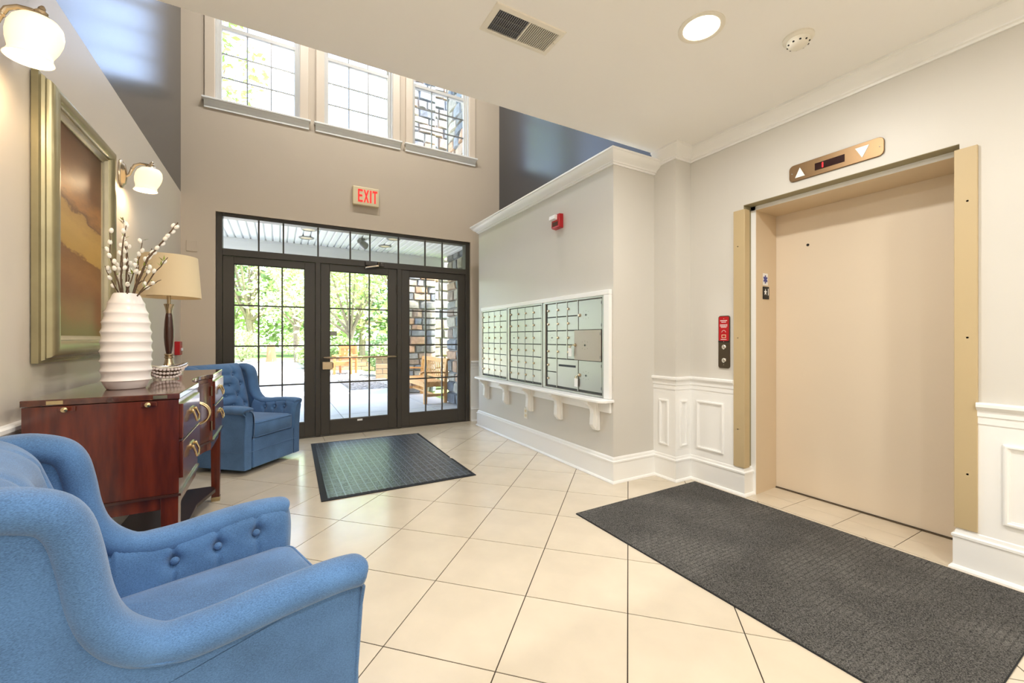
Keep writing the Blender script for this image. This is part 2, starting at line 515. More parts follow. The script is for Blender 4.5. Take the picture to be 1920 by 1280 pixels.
def painting_mat():
    m = mat('painting_oil', (140, 90, 40), 0.45, spec=0.4)
    n, l = m.node_tree.nodes, m.node_tree.links
    b = n['Principled BSDF']
    tc = n.new('ShaderNodeTexCoord')
    sp = n.new('ShaderNodeSeparateXYZ'); l.new(tc.outputs['Object'], sp.inputs[0])
    nz = n.new('ShaderNodeTexNoise'); nz.inputs['Scale'].default_value = 5; nz.inputs['Detail'].default_value = 8; nz.inputs['Roughness'].default_value = 0.7
    mp = n.new('ShaderNodeMapping'); mp.inputs['Scale'].default_value = (1, 0.7, 2.2)
    l.new(tc.outputs['Object'], mp.inputs[0]); l.new(mp.outputs[0], nz.inputs['Vector'])
    ad = n.new('ShaderNodeMath'); ad.operation = 'MULTIPLY_ADD'; ad.inputs[1].default_value = 0.24
    l.new(nz.outputs[0], ad.inputs[0]); l.new(sp.outputs['Z'], ad.inputs[2])
    sl = n.new('ShaderNodeMath'); sl.operation = 'MULTIPLY_ADD'; sl.inputs[1].default_value = 0.12
    l.new(sp.outputs['Y'], sl.inputs[0]); l.new(ad.outputs[0], sl.inputs[2])
    cr = n.new('ShaderNodeValToRGB')
    e = cr.color_ramp.elements
    e[0].position = 0.20; e[0].color = lin((128, 112, 62))
    e[1].position = 1.0; e[1].color = lin((92, 66, 44))
    for p, c in ((0.27, (146, 104, 62)), (0.36, (136, 92, 58)), (0.44, (152, 108, 66)), (0.505, (132, 92, 54)), (0.52, (186, 148, 78)), (0.60, (196, 156, 86)), (0.66, (180, 140, 78)), (0.675, (120, 84, 52)), (0.72, (174, 122, 70)), (0.80, (130, 92, 60))):
        k = e.new(p); k.color = lin(c)
    sc8 = n.new('ShaderNodeMath'); sc8.operation = 'MULTIPLY'; sc8.inputs[1].default_value = 0.80
    l.new(sl.outputs[0], sc8.inputs[0]); sl = sc8
    l.new(sl.outputs[0], cr.inputs[0]); l.new(cr.outputs[0], b.inputs['Base Color'])
    bp = n.new('ShaderNodeBump'); bp.inputs['Strength'].default_value = 0.25; bp.inputs['Distance'].default_value = 0.004
    l.new(nz.outputs[0], bp.inputs['Height']); l.new(bp.outputs[0], b.inputs['Normal'])
painting_mat()

# ================================================================== THE ROOM
XL, YB, XM, XU, XR = -0.88, 5.55, 2.43, 2.91, 3.10
YE, YF, ZC, ZT = 2.555, -3.4, 2.80, 6.0
YM0, YM1, YP = 2.60, 5.24, 2.375
EY0, EY1, EZ = 0.75, 1.905, 2.21        # elevator opening

def struct(o, label=None, cat=None):
    return tag(o, label, cat, kind='structure')

# ---- floor: slab of grout colour with separate tiles
floor = MB().box(XL - 0.12, YF - 0.1, -0.12, 3.6, YB + 0.22, -0.003).build('floor', 'grout')
struct(floor, 'cream ceramic tile floor laid diagonally across the lobby', 'floor')
TS, JT = 0.4572, 0.005
OX, OY = 0.6838, 1.9811
def clip(poly, a, b, c):      # keep a*x+b*y <= c
    out = []
    for i in range(len(poly)):
        p, q = poly[i], poly[(i + 1) % len(poly)]
        dp, dq = a * p[0] + b * p[1] - c, a * q[0] + b * q[1] - c
        if dp <= 0: out.append(p)
        if (dp < 0 < dq) or (dq < 0 < dp):
            t = dp / (dp - dq); out.append((p[0] + (q[0] - p[0]) * t, p[1] + (q[1] - p[1]) * t))
    return out
def area(p): return 0.5 * abs(sum(p[i][0] * p[(i + 1) % len(p)][1] - p[(i + 1) % len(p)][0] * p[i][1] for i in range(len(p))))
q = math.sqrt(0.5)
full = [(0, 0), (1, 0), (1, 1), (0, 1)]
tile_mesh = None
def add_tile(poly, name='floor_tile'):
    cx = sum(p[0] for p in poly) / len(poly); cy = sum(p[1] for p in poly) / len(poly)
    o = MB().prism([(p[0] - cx, p[1] - cy) for p in poly], -0.008, 0.0).build(name, 'tile', None)
    o.location = (cx, cy, 0.0); o.parent = floor
    return o
X1, Y1 = 3.08, 5.305
for i in range(-14, 16):
    for j in range(-12, 16):
        pts = []
        for (a, b) in full:
            u = (i + a) * TS + (JT / 2 if a == 0 else -JT / 2); w = (j + b) * TS + (JT / 2 if b == 0 else -JT / 2)
            pts.append((OX + q * u + q * w, OY - q * u + q * w))
        p = clip(clip(clip(clip(pts, -1, 0, -XL), 1, 0, X1), 0, 1, Y1), 0, -1, 1.2)
        if len(p) < 3 or area(p) < 0.002: continue
        if all(x > XM + 0.02 and y > YM0 + 0.02 for x, y in p) or all(x > XU + 0.02 and y > YP + 0.02 for x, y in p): continue
        if len(p) == 4 and abs(area(p) - area(pts)) < 1e-6:
            if tile_mesh is None:
                o = add_tile(p); tile_mesh = o.data
            else:
                o = bpy.data.objects.new('floor_tile', tile_mesh); C.objects.link(o); o.parent = floor
                o.location = (sum(a[0] for a in p) / 4, sum(a[1] for a in p) / 4, 0)
        else:
            add_tile(p)
# straight border row along the doors, and the lift threshold
x = XL
while x < XU:
    x2 = min(x + TS, XU)
    add_tile([(x + 0.002, Y1 + 0.004), (x2 - 0.002, Y1 + 0.004), (x2 - 0.002, YB + 0.03), (x + 0.002, YB + 0.03)])
    x = x2
for (ya, yb) in ((EY0 + 0.0, 1.010), (1.010, 1.318), (1.318, 1.627), (1.627, EY1)):
    for (xa, xb) in ((3.084, 3.28), (3.28, 3.505)):
        add_tile([(xa + 0.001, ya + 0.002), (xb - 0.001, ya + 0.002), (xb - 0.001, yb - 0.002), (xa + 0.001, yb - 0.002)])
bx('floor_area', 'tile', floor, XL, YF, -0.006, X1, -1.2, -0.0005)

# ---- walls
def wall_box(name, m, x0, y0, z0, x1, y1, z1, label):
    return struct(bx(name, m, None, x0, y0, z0, x1, y1, z1), label, 'wall')
struct(holed_wall([YF, YE, YB], [0, 2.742, ZC], lambda u, v: u > YE and v > 2.742, lambda u, v, d: (XL - d, u, v), 0.12).build('wall_left', 'left_wall_paint'), 'greige painted left wall behind the wooden console', 'wall')
wall_box('wall_left_upper', 'slate_paint', XL - 0.12, YE, 2.742, XL, YB, ZT, 'dark slate blue upper wall above the painting')
WC = (-0.172, 0.917, 2.004)                     # window centres
def is_hole(u, v):
    if -0.58 < u < 2.44 and v < 2.585: return True
    return any(abs(u - c) < 0.411 and 3.785 < v < 5.5 for c in WC)
us = sorted([XL - 0.12, -0.58, 2.44, 3.22] + [c + s * 0.411 for c in WC for s in (-1, 1)])
wb = holed_wall(us, [0, 2.585, 3.785, 5.5, ZT], is_hole, lambda u, v, d: (u, YB + d, v), 0.22).build('wall_back', 'tan_paint')
struct(wb, 'tall tan entrance wall with glass doors and three high windows', 'wall')
wall_box('wall_mailboxes', 'greige', XM, YM0, 0, XU, YM1, 2.735, 'greige wall block holding the mailboxes')
wall_box('wall_right_upper', 'slate_paint', XU, YM0 + 0.02, 0, XU + 0.31, YB, ZT, 'dark slate upper wall above the mailbox ledge')
wall_box('wall_pilaster', 'greige', XU, YP, 0, XU + 0.31, YM0 + 0.02, ZC, 'narrow greige pilaster between mailboxes and elevator')
wr = holed_wall([YF, EY0, EY1, YP], [0, EZ, ZC], lambda u, v: EY0 < u < EY1 and v < EZ, lambda u, v, d: (XR + d, u, v), 0.10).build('wall_right', 'greige')
struct(wr, 'greige wall around the elevator entrance', 'wall')
wall_box('wall_shaft', 'greige', XR + 0.46, EY0 - 0.5, 0, XR + 0.56, YP, ZC, 'hoistway wall behind the elevator door')
wall_box('wall_right_lintel', 'slate_paint', XU, YE - 0.15, ZC, XU + 0.31, YM0 + 0.02, ZT, 'slate upper wall above the pilaster')
wall_box('wall_front', 'greige', XL - 0.12, YF - 0.12, 0, XR + 0.1, YF, ZC, 'greige far lobby wall facing the entrance')
wall_box('wall_front_upper', 'greige', XL - 0.12, YE - 0.15, ZC + 0.25, XU + 0.31, YE, ZT, 'upper lobby wall over the lowered ceiling')
struct(bx('ceiling', 'ceiling_white', None, XL - 0.12, YF - 0.12, ZC, XR + 0.6, YE, ZC + 0.25), 'white lowered ceiling over the elevator lobby', 'ceiling')
struct(bx('ceiling_upper', 'ceiling_white', None, XL - 0.12, YE - 0.15, ZT, XU + 0.31, YB + 0.22, ZT + 0.2), 'white ceiling high above the entrance', 'ceiling')

# ---- mouldings
CROWN = [(0, 0), (0.095, 0), (0.095, -0.014), (0.086, -0.02), (0.08, -0.034), (0.058, -0.056), (0.036, -0.068), (0.026, -0.078), (0.026, -0.086), (0.014, -0.09), (0.012, -0.102), (0, -0.102)]
cr = MB().moulding([(XU, YE), (XU, YP), (XR, YP), (XR, YF)], [(o, z + ZC) for o, z in CROWN]).build('trim_1', 'trim_white', smooth=True, angle=25)
struct(cr, 'white crown moulding below the low ceiling over the elevator', 'crown moulding')
cr2 = MB().moulding([(XU, YM1), (XM, YM1), (XM, YM0), (XU, YM0)], [(o, z + 2.737) for o, z in CROWN]).build('trim_2', 'trim_white', smooth=True, angle=25)
struct(cr2, 'white crown ledge on top of the mailbox wall', 'crown moulding')
cr3 = MB().moulding([(XL, YF), (XL, YE)], [(o, z + ZC) for o, z in CROWN]).build('trim_9', 'trim_white', smooth=True, angle=25)
struct(cr3, 'white crown moulding over the near blue armchair', 'crown moulding')
BASE = [(0, 0), (0.034, 0), (0.034, 0.008), (0.028, 0.018), (0.020, 0.022), (0.020, 0.165), (0.025, 0.168), (0.025, 0.180), (0.014, 0.186), (0.012, 0.202), (0.005, 0.212), (0, 0.212)]
b1 = MB().moulding([(XU, YM1), (XM, YM1), (XM, YM0), (XU, YM0), (XU, YP), (XR, YP), (XR, EY1), (XR + 0.098, EY1)], BASE).build('baseboard_right', 'trim_white', smooth=True, angle=25)
struct(b1, 'tall white baseboard under the mailboxes and call buttons', 'baseboard')
b2 = MB().moulding([(XR + 0.098, EY0), (XR, EY0), (XR, YF)], BASE).build('baseboard_right_near', 'trim_white', smooth=True, angle=25)
struct(b2, 'tall white baseboard on the near side of the elevator', 'baseboard')
b3 = MB().moulding([(XL, YF), (XL, YB), (-0.58, YB)], BASE).build('baseboard_left', 'trim_white', smooth=True, angle=25)
struct(b3, 'white baseboard along the console wall', 'baseboard')
b4 = MB().moulding([(2.44, YB), (XU, YB)], BASE).build('baseboard_back', 'trim_white', smooth=True, angle=25)
struct(b4, 'short white baseboard beside the glass entrance', 'baseboard')
RAIL = [(0, 0.765), (0.012, 0.765), (0.012, 0.800), (0.017, 0.804), (0.017, 0.832), (0.022, 0.838), (0.034, 0.852), (0.034, 0.866), (0.028, 0.873), (0, 0.873)]
WAIN = [(0, 0.205), (0.008, 0.205), (0.008, 0.77), (0, 0.77)]
def wainscot(n, path, label):
    e = tag(thing('trim_%d' % n, label, 'wainscot'), kind='structure')
    MB().moulding(path, WAIN).build('wainscot_board', 'trim_white', e)
    MB().moulding(path, RAIL).build('chair_rail', 'trim_white', e, smooth=True, angle=25)
    return e
PM = [(0, 0), (0, 0.010), (0.006, 0.013), (0.014, 0.013), (0.019, 0.005), (0.024, 0.005), (0.024, 0)]
w3 = wainscot(3, [(XU, YM0), (XU, YP), (XR, YP), (XR, 1.972)], 'white wainscot with chair rail below the call buttons')
w4 = wainscot(4, [(XR, 0.685), (XR, YF)], 'white panelled wainscot right of the elevator')
w5 = wainscot(5, [(2.44, YB), (XU, YB)], 'narrow white wainscot between glass door and mailboxes')
w6 = wainscot(6, [(XL, YF), (XL, YB)], 'white wainscot and chair rail behind the console')
fx = lambda X: (lambda u, v, h: (X - 0.008 - h, u, v))
fy = lambda Y: (lambda u, v, h: (u, Y - 0.008 - h, v))
MB().rect_frame(2.435, 0.285, 2.535, 0.675, PM, fx(XU)).build('panel_moulding', 'trim_white', w3)
MB().rect_frame(2.955, 0.285, 3.045, 0.675, PM, fy(YP)).build('panel_moulding', 'trim_white', w3)
MB().rect_frame(2.060, 0.275, 2.305, 0.678, PM, fx(XR)).build('panel_moulding', 'trim_white', w3)
for k in range(4):
    MB().rect_frame(0.597 - 0.62 - 0.8 * k, 0.285, 0.597 - 0.8 * k, 0.678, PM, fx(XR)).build('panel_moulding', 'trim_white', w4)
for k in range(10):
    MB().rect_frame(-3.2 + k * 0.85, 0.285, -2.5 + k * 0.85, 0.678, PM, lambda u, v, h: (XL + 0.008 + h, u, v)).build('panel_moulding', 'trim_white', w6)

# ---- entrance: frame, transom, two sidelights, door
FY = YB + 0.02                         # face of frame
ef = tag(thing('trim_7', 'dark bronze aluminium frame around the entrance door and sidelights', 'door frame', (0.93, FY, 0)), kind='structure')
fb = lambda n, x0, z0, x1, z1, d0=0.0, d1=0.12: bx(n, 'bronze_frame', ef, x0, FY + d0, z0, x1, FY + d1, z1, bevel=0.004)
fb('jamb', -0.578, 0, -0.521, 2.583); fb('jamb', 2.372, 0, 2.438, 2.583)
fb('head', -0.521, 2.543, 2.372, 2.583); fb('transom_bar', -0.521, 2.115, 2.372, 2.192)
fb('mullion', 0.410, 0, 0.466, 2.115); fb('mullion', 1.394, 0, 1.452, 2.115)
bx('threshold', 'bronze_frame', ef, -0.521, FY + 0.0, 0.0, 2.372, FY + 0.12, 0.014, bevel=0.004)
def glazing(parent, x0, z0, x1, z1, xs, zs, y, bw=0.017, m='bronze_frame'):
    cx, cz = [x0] + list(xs) + [x1], [z0] + list(zs) + [z1]
    for a in xs: bx('muntin', m, parent, a - bw / 2, y - 0.008, z0, a + bw / 2, y + 0.014, z1)
    for c in zs: bx('muntin', m, parent, x0, y - 0.007, c - bw / 2, x1, y + 0.013, c + bw / 2)
    for i in range(len(cx) - 1):
        for j in range(len(cz) - 1):
            ia, ib = (0 if i == 0 else bw / 2), (0 if i == len(cx) - 2 else bw / 2)
            ja, jb = (0 if j == 0 else bw / 2), (0 if j == len(cz) - 2 else bw / 2)
            bx('pane', 'glass', parent, cx[i] + ia, y, cz[j] + ja, cx[i + 1] - ib, y + 0.005, cz[j + 1] - jb)
def sash(e, x0, x1, gx0, gx1, z0=0.016, z1=2.112, gz0=0.188, gz1=2.03):
    y0, y1 = FY + 0.012, FY + 0.062
    f = lambda n, a, b, c, d: bx(n, 'bronze_frame', e, a, y0, b, c, y1, d, bevel=0.003)
    f('stile', x0, z0, gx0, z1); f('stile', gx1, z0, x1, z1)
    f('top_rail', gx0, gz1, gx1, z1); f('bottom_rail', gx0, z0, gx1, gz0)
    MB().rect_frame(gx0, gz0, gx1, gz1, [(0, 0), (0, 0.012), (0.008, 0.006), (0.008, 0)], lambda u, v, h: (u, y0 + 0.016 - h, v)).build('glass_stop', 'bronze_frame', e)
    w = gx1 - gx0; hh = gz1 - gz0
    glazing(e, gx0, gz0, gx1, gz1, [gx0 + w / 3, gx0 + 2 * w / 3], [gz0 + hh * k / 4 for k in (1, 2, 3)], y0 + 0.024)
t = tag(thing('window_4', 'glazed transom strip of nine panes above the entrance door', 'window', (0.93, FY, 2.19)), kind='structure')
glazing(t, -0.521, 2.192, 2.372, 2.543, [-0.178, 0.07, 0.441, 0.812, 1.051, 1.418, 1.783, 2.031], [], FY + 0.036)
s1 = tag(thing('window_5', 'tall twelve pane sidelight behind the blue armchair', 'window', (-0.05, FY, 0)), kind='structure')
sash(s1, -0.519, 0.408, -0.417, 0.295)
s2 = tag(thing('window_6', 'tall twelve pane sidelight next to the mailboxes', 'window', (1.91, FY, 0)), kind='structure')
sash(s2, 1.454, 2.370, 1.556, 2.266)
d1 = tag(thing('door_1', 'dark bronze glass entrance door with push bar and twelve panes', 'door', (0.93, FY, 0)), kind='structure')
sash(d1, 0.469, 1.391, 0.569, 1.280)
pb = MB().tube([(0.505, FY + 0.01, 0.962), (0.505, FY - 0.06, 0.962), (0.53, FY - 0.075, 0.962), (1.335, FY - 0.075, 0.964), (1.36, FY - 0.06, 0.964), (1.36, FY + 0.01, 0.964)], 0.0125, 10).build('push_bar', 'nickel_brass', d1, smooth=True)
pb['label'] = 'slim metal push bar across the door'
lb = bx('lock_box', 'nickel_brass', d1, 0.482, FY - 0.03, 0.815, 0.600, FY + 0.012, 0.912, bevel=0.006)
bx('latch_plate', 'dark_bronze', lb, 0.600, FY - 0.012, 0.835, 0.612, FY + 0.012, 0.895)
cl = bx('door_closer', 'bronze_frame', d1, 0.985, FY - 0.035, 2.125, 1.22, FY + 0.008, 2.175, bevel=0.006)
MB().tube([(1.16, FY - 0.03, 2.125), (1.13, FY - 0.12, 2.118), (0.99, FY - 0.04, 2.10), (0.985, FY + 0.01, 2.09)], 0.011, 8).build('closer_arm', 'chrome', cl, smooth=True)
MB().lathe([(0.018, 0), (0.018, 0.035), (0.01, 0.04)], 12, (1.145, FY - 0.05, 2.14)).build('closer_pivot', 'dark_bronze', cl, smooth=True)
bx('door_tag', 'tag_white', d1, 0.893, FY + 0.009, 0.152, 0.955, FY + 0.013, 0.174)
bx('glass_sticker', 'mail_alu_dark', d1, 0.574, FY + 0.032, 1.232, 0.655, FY + 0.036, 1.285)
for z in (0.35, 1.05, 1.85):
    MB().lathe([(0.010, -0.06), (0.010, 0.06)], 10, (1.393, FY + 0.004, z)).build('hinge', 'bronze_frame', d1, smooth=True)

# ---- three high windows
names = ('first high grid window nearest the slate blue wall', 'middle high grid window above the exit sign', 'high grid window nearest the mailboxes showing stone')
for k, c in enumerate(WC):
    w = tag(thing('window_%d' % (k + 1), names[k], 'window', (c, YB, 3.785)), kind='structure')
    h = 0.411
    for s in (-1, 1):
        a, b = (c - h - 0.094, c - h) if s < 0 else (c + h, c + h + 0.094)
        bx('casing', 'casing_cream', w, a, YB - 0.022, 3.79, b, YB, 5.6, bevel=0.006)
        bx('jamb_liner', 'sash_white', w, c + s * h - (0.012 if s > 0 else 0), YB - 0.004, 3.79, c + s * h + (0.012 if s < 0 else 0), YB + 0.16, 5.5)
        bx('sash_stop', 'sash_white', w, c + s * (h - 0.012) - (0.022 if s > 0 else 0), YB + 0.04, 3.79, c + s * (h - 0.012) + (0.022 if s < 0 else 0), YB + 0.06, 5.5)
    bx('head_casing', 'casing_cream', w, c - h - 0.094, YB - 0.022, 5.5, c + h + 0.094, YB, 5.6, bevel=0.006)
    bx('window_stool', 'trim_white', w, c - h - 0.115, YB - 0.065, 3.768, c + h + 0.115, YB - 0.0005, 3.79, bevel=0.006)
    bx('inner_sill', 'sash_white', w, c - h, YB, 3.762, c + h, YB + 0.16, 3.79)
    MB().prism([(YB, 3.768), (YB - 0.045, 3.768), (YB - 0.04, 3.755), (YB - 0.026, 3.735), (YB - 0.016, 3.715), (YB - 0.016, 3.69), (YB, 3.69)], c - h - 0.098, c + h + 0.098, 'x').build('apron', 'trim_white', w)
    g = 0.355
    for (z0, z1, y, nm) in ((3.79, 4.672, YB + 0.062, 'lower_sash'), (4.64, 5.5, YB + 0.10, 'upper_sash')):
        MB().rect_frame(c - h + 0.012, z0, c + h - 0.012, z1, [(0, 0), (0, 0.035), (0.038, 0.035), (0.044, 0.02), (0.044, 0)], lambda u, v, d, y=y: (u, y + 0.035 - d, v)).build(nm, 'sash_white', w)
        x0, x1, a0, a1 = c - h + 0.056, c + h - 0.056, z0 + 0.044, z1 - 0.044
        glazing(w, x0, a0, x1, a1, [x0 + (x1 - x0) / 3, x0 + 2 * (x1 - x0) / 3], [a0 + (a1 - a0) / 3, a0 + 2 * (a1 - a0) / 3], y + 0.018, 0.012, 'mail_alu_dark')

# ---- elevator: jambs, header, door (door_2)
ed = tag(thing('door_2', 'beige sliding elevator door in its painted steel frame', 'elevator door', (3.5, 1.33, 0)), kind='structure')
bx('door_panel', 'elev_door', ed, 3.507, EY0 - 0.10, 0.008, 3.535, EY1 + 0.1, 2.25)
MB().prism([(3.2, EY1 + 0.02), (3.2, 1.868), (3.206, 1.868), (3.505, 1.884), (3.505, EY1 + 0.02)], 0, 2.2, 'z').build('jamb', 'elev_jamb', ed)
MB().prism([(3.2, EY0 - 0.02), (3.2, 0.782), (3.206, 0.782), (3.505, 0.790), (3.505, EY0 - 0.02)], 0, 2.2, 'z').build('jamb', 'elev_jamb', ed)
MB().prism([(3.2, EZ + 0.04), (3.2, 2.178), (3.206, 2.176), (3.505, 2.176), (3.505, EZ + 0.04)], EY0 - 0.02, EY1 + 0.02, 'y').build('header', 'elev_jamb', ed)
bx('frame_edge', 'trim_white', ed, 3.193, 1.868, 0.0, 3.2, EY1, EZ); bx('frame_edge', 'trim_white', ed, 3.193, EY0, 2.178, 3.2, EY1, EZ)
bx('reveal', 'olive_reveal', ed, XR + 0.002, EY1 - 0.002, 0.215, XR + 0.094, EY1 + 0.004, EZ); bx('reveal', 'olive_reveal', ed, XR + 0.001, EY0, EZ - 0.003, XR + 0.094, EY1, EZ + 0.003)
MB().lathe([(0.010, 0), (0.010, 0.003)], 12, (3.5035, 1.654, 1.904), axis='x').build('key_hole', 'black', ed)
bx('door_sill', 'dark_bronze', ed, 3.492, EY0 + 0.04, 0.0, 3.51, EY1 - 0.02, 0.006)
for (n, lab, ya, yb, s) in (('corner_guard', 'tan corner guard strip beside the red call plate', 1.903, 1.975, 1), ('corner_guard', 'tan corner guard strip next to the far right wainscot', 0.682, 0.752, -1)):
    g = thing(n, lab, 'corner guard', (XR, ya if s > 0 else yb, 0.214), group='elevator corner guards')
    if s > 0:
        MB().prism([(XR - 0.001, yb), (XR - 0.016, yb), (XR - 0.018, yb - 0.002), (XR - 0.018, ya - 0.016), (XR - 0.016, ya - 0.018), (XR + 0.045, ya - 0.018), (XR + 0.045, ya - 0.003), (XR - 0.001, ya - 0.003)], 0.214, 2.175).build('guard_strip', 'guard_tan', g)
    else:
        MB().prism([(XR - 0.001, ya), (XR - 0.016, ya), (XR - 0.018, ya + 0.002), (XR - 0.018, yb + 0.012), (XR - 0.016, yb + 0.014), (XR + 0.045, yb + 0.014), (XR + 0.045, yb + 0.001), (XR - 0.001, yb + 0.001)], 0.214, 2.175).build('guard_strip', 'guard_tan', g)
    for z in (0.5, 1.2, 1.9):
        MB().lathe([(0.005, 0), (0.004, 0.002), (0, 0.003)], 8, (XR - 0.018, (ya + yb) / 2, z), axis='x').build('screw', 'dark_bronze', g)

# ================================================================== ELEVATOR FITTINGS
def rounded(u0, v0, u1, v1, r, n=4):
    out = []
    for (cx, cy, a0) in ((u1 - r, v1 - r, 0), (u0 + r, v1 - r, 90), (u0 + r, v0 + r, 180), (u1 - r, v0 + r, 270)):
        for k in range(n + 1):
            a = math.radians(a0 + 90 * k / n); out.append((cx + r * math.cos(a), cy + r * math.sin(a)))
    return out
def plate_x(X0, X1, pts, name, m, parent, **k):       # pts in (y, z), thickness along x
    return MB().prism(pts, X0, X1, 'x').build(name, m, parent, **k)
ind = thing('elevator_indicator', 'brass floor indicator plate with two white arrows above the elevator', 'indicator', (XR, 1.315, 2.27))
plate_x(XR - 0.012, XR, rounded(1.056, 2.269, 1.574, 2.380, 0.028), 'face_plate', 'bronze_plate', ind, bevel=0.002)
plate_x(XR - 0.015, XR - 0.012, [(1.535, 2.290), (1.475, 2.290), (1.505, 2.352)], 'up_arrow', 'arrow_white', ind)
plate_x(XR - 0.015, XR - 0.012, [(1.125, 2.356), (1.195, 2.356), (1.160, 2.290)], 'down_arrow', 'arrow_white', ind)
dp = plate_x(XR - 0.014, XR - 0.012, [(1.250, 2.300), (1.415, 2.300), (1.415, 2.346), (1.250, 2.346)], 'display', 'display_black', ind)
plate_x(XR - 0.0155, XR - 0.014, [(1.366, 2.307), (1.373, 2.307), (1.373, 2.338), (1.366, 2.338)], 'digit', 'digit_red', dp)
for y in (1.555, 1.076):
    MB().lathe([(0.0045, 0), (0.0035, -0.002), (0, -0.0025)], 8, (XR - 0.012, y, 2.324), axis='x').build('screw', 'chrome', ind)
cp = thing('call_plate', 'tall call plate with red fire notice and two buttons beside the elevator', 'call plate', (XR, 2.058, 0.96))
plate_x(XR - 0.010, XR, rounded(2.010, 0.960, 2.107, 1.376, 0.018), 'face_plate', 'dark_bronze', cp, bevel=0.002)
nt_ = plate_x(XR - 0.0125, XR - 0.010, rounded(2.016, 1.176, 2.101, 1.369, 0.012), 'fire_notice', 'red_plastic', cp)
fl = lambda u, v: (XR - 0.0135, 2.058 - u, v)
for z, w_, h_ in ((1.334, 0.060, 0.006), (1.322, 0.040, 0.005), (1.302, 0.064, 0.005), (1.292, 0.064, 0.005), (1.282, 0.048, 0.005), (1.186, 0.050, 0.004)):
    n = 7
    for i in range(n):                                  # rows of print too small to read, as short dashes
        a = -w_ / 2 + w_ * i / n
        MB().add([fl(a, z), fl(a + w_ / n * 0.8, z), fl(a + w_ / n * 0.8, z + h_), fl(a, z + h_)], [(0, 1, 2, 3)]).build('print', 'tag_white', nt_, fix=False)
MB().tube([(XR - 0.0135, 2.058 + 0.016 * math.cos(a), 1.244 + 0.016 * math.sin(a)) for a in [math.pi * k / 10 for k in range(11)]], 0.0012, 5).build('arc_mark', 'tag_white', nt_)
MB().rect_frame(2.040, 1.200, 2.076, 1.226, [(0, 0), (0, 0.0006), (0.004, 0.0006), (0.004, 0)], lambda u, v, h: (XR - 0.0128 - h, u, v)).build('key_mark', 'cream_plastic', nt_)
bx('divider_band', 'black', cp, XR - 0.0128, 2.012, 1.166, XR - 0.009, 2.105, 1.176)
for z in (1.128, 1.022):
    b = MB().lathe([(0.0185, 0), (0.0185, -0.004), (0.015, -0.007), (0.011, -0.009), (0, -0.009)], 16, (XR - 0.010, 2.058, z), axis='x').build('call_button', 'chrome', cp, smooth=True)
for z in (1.352, 1.171, 0.988):
    MB().lathe([(0.004, 0), (0.003, -0.002), (0, -0.003)], 8, (XR - 0.0122, 2.058, z), axis='x').build('screw', 'chrome', cp)
# stickers on the jamb (jamb face runs from (3.206,1.868) to (3.505,1.884))
def jamb(x, off): return 1.868 + (x - 3.206) / 0.299 * 0.016 - off
sc_ = lambda u, v, off=0.0008: (3.335 + u, jamb(3.335 + u, off), v)
st = thing('star_of_life_sticker', 'white sticker with blue six-armed medical star on elevator jamb', 'sticker', (3.335, 1.875, 1.655))
def quadp(n, m, par, pts, off):
    return MB().add([sc_(u, v, off) for u, v in pts], [tuple(range(len(pts)))]).build(n, m, par, fix=False)
quadp('sticker_face', 'sticker_white', st, [(-0.038, 1.612), (0.038, 1.612), (0.038, 1.705), (-0.038, 1.705)], 0.0008)
for k in range(3):
    a = math.radians(90 + 60 * k); ca, sa = math.cos(a), math.sin(a)
    pts = [(-0.032, -0.0085), (0.032, -0.0085), (0.032, 0.0085), (-0.032, 0.0085)]
    quadp('star_bar', 'sticker_blue', st, [(x * ca - y * sa, 1.658 + x * sa + y * ca) for x, y in pts], 0.0014 + 0.0003 * k)
bs = thing('floor_sign', 'black plate with white star and number one on elevator jamb', 'sign', (3.335, 1.875, 1.503))
MB().prism([(3.297, 1.503), (3.373, 1.503), (3.373, 1.600), (3.297, 1.600)], 1.866, 1.8745, 'y').build('sign_plate', 'black', bs)
SY = 1.8652
star = []
for k in range(10):
    a = math.pi / 2 + math.pi * k / 5; r = 0.021 if k % 2 == 0 else 0.009
    star.append((3.322 + r * math.cos(a), 1.556 + r * math.sin(a) * 1.25))
MB().prism(star, SY - 0.0006, SY + 0.0006, 'y').build('star', 'tag_white', bs)
text_mesh('numeral', '1', 0.075, 'tag_white', bs, lambda u, v: (3.359 + u, SY, 1.556 + v), bold=0.001)

# ================================================================== WALL AND CEILING FITTINGS
ex = thing('exit_sign', 'cream exit sign with red letters over the entrance door', 'exit sign', (0.986, YB, 2.868))
bx('housing', 'cream_plastic', ex, 0.826, YB - 0.052, 2.872, 1.146, YB, 3.106, bevel=0.012, seg=3)
LET = {'E': [[(0, 0), (.28, 0), (.28, 1), (0, 1)], [(.28, 0), (1, 0), (1, .15), (.28, .15)], [(.28, .43), (.9, .43), (.9, .58), (.28, .58)], [(.28, .85), (1, .85), (1, 1), (.28, 1)]],
       'X': [[(0, 0), (.26, 0), (1, 1), (.74, 1)], [(0, 1), (.26, 1), (1, 0), (.74, 0)]],
       'I': [[(.1, 0), (.9, 0), (.9, 1), (.1, 1)]],
       'T': [[(0, .85), (1, .85), (1, 1), (0, 1)], [(.36, 0), (.64, 0), (.64, .85), (.36, .85)]]}
for ch, u0, w_ in (('E', 0.888, 0.056), ('X', 0.956, 0.062), ('I', 1.030, 0.022), ('T', 1.064, 0.058)):
    m = MB()
    for k, s_ in enumerate(LET[ch]):
        m.prism([(u0 + a * w_, 2.912 + b * 0.158) for a, b in s_], YB - 0.055 - 0.0002 * k, YB - 0.051, 'y')
    m.build('letter_' + ch.lower(), 'exit_red', ex)
al = thing('fire_alarm', 'red fire alarm strobe high on the mailbox wall', 'fire alarm', (XM, 3.355, 2.27))
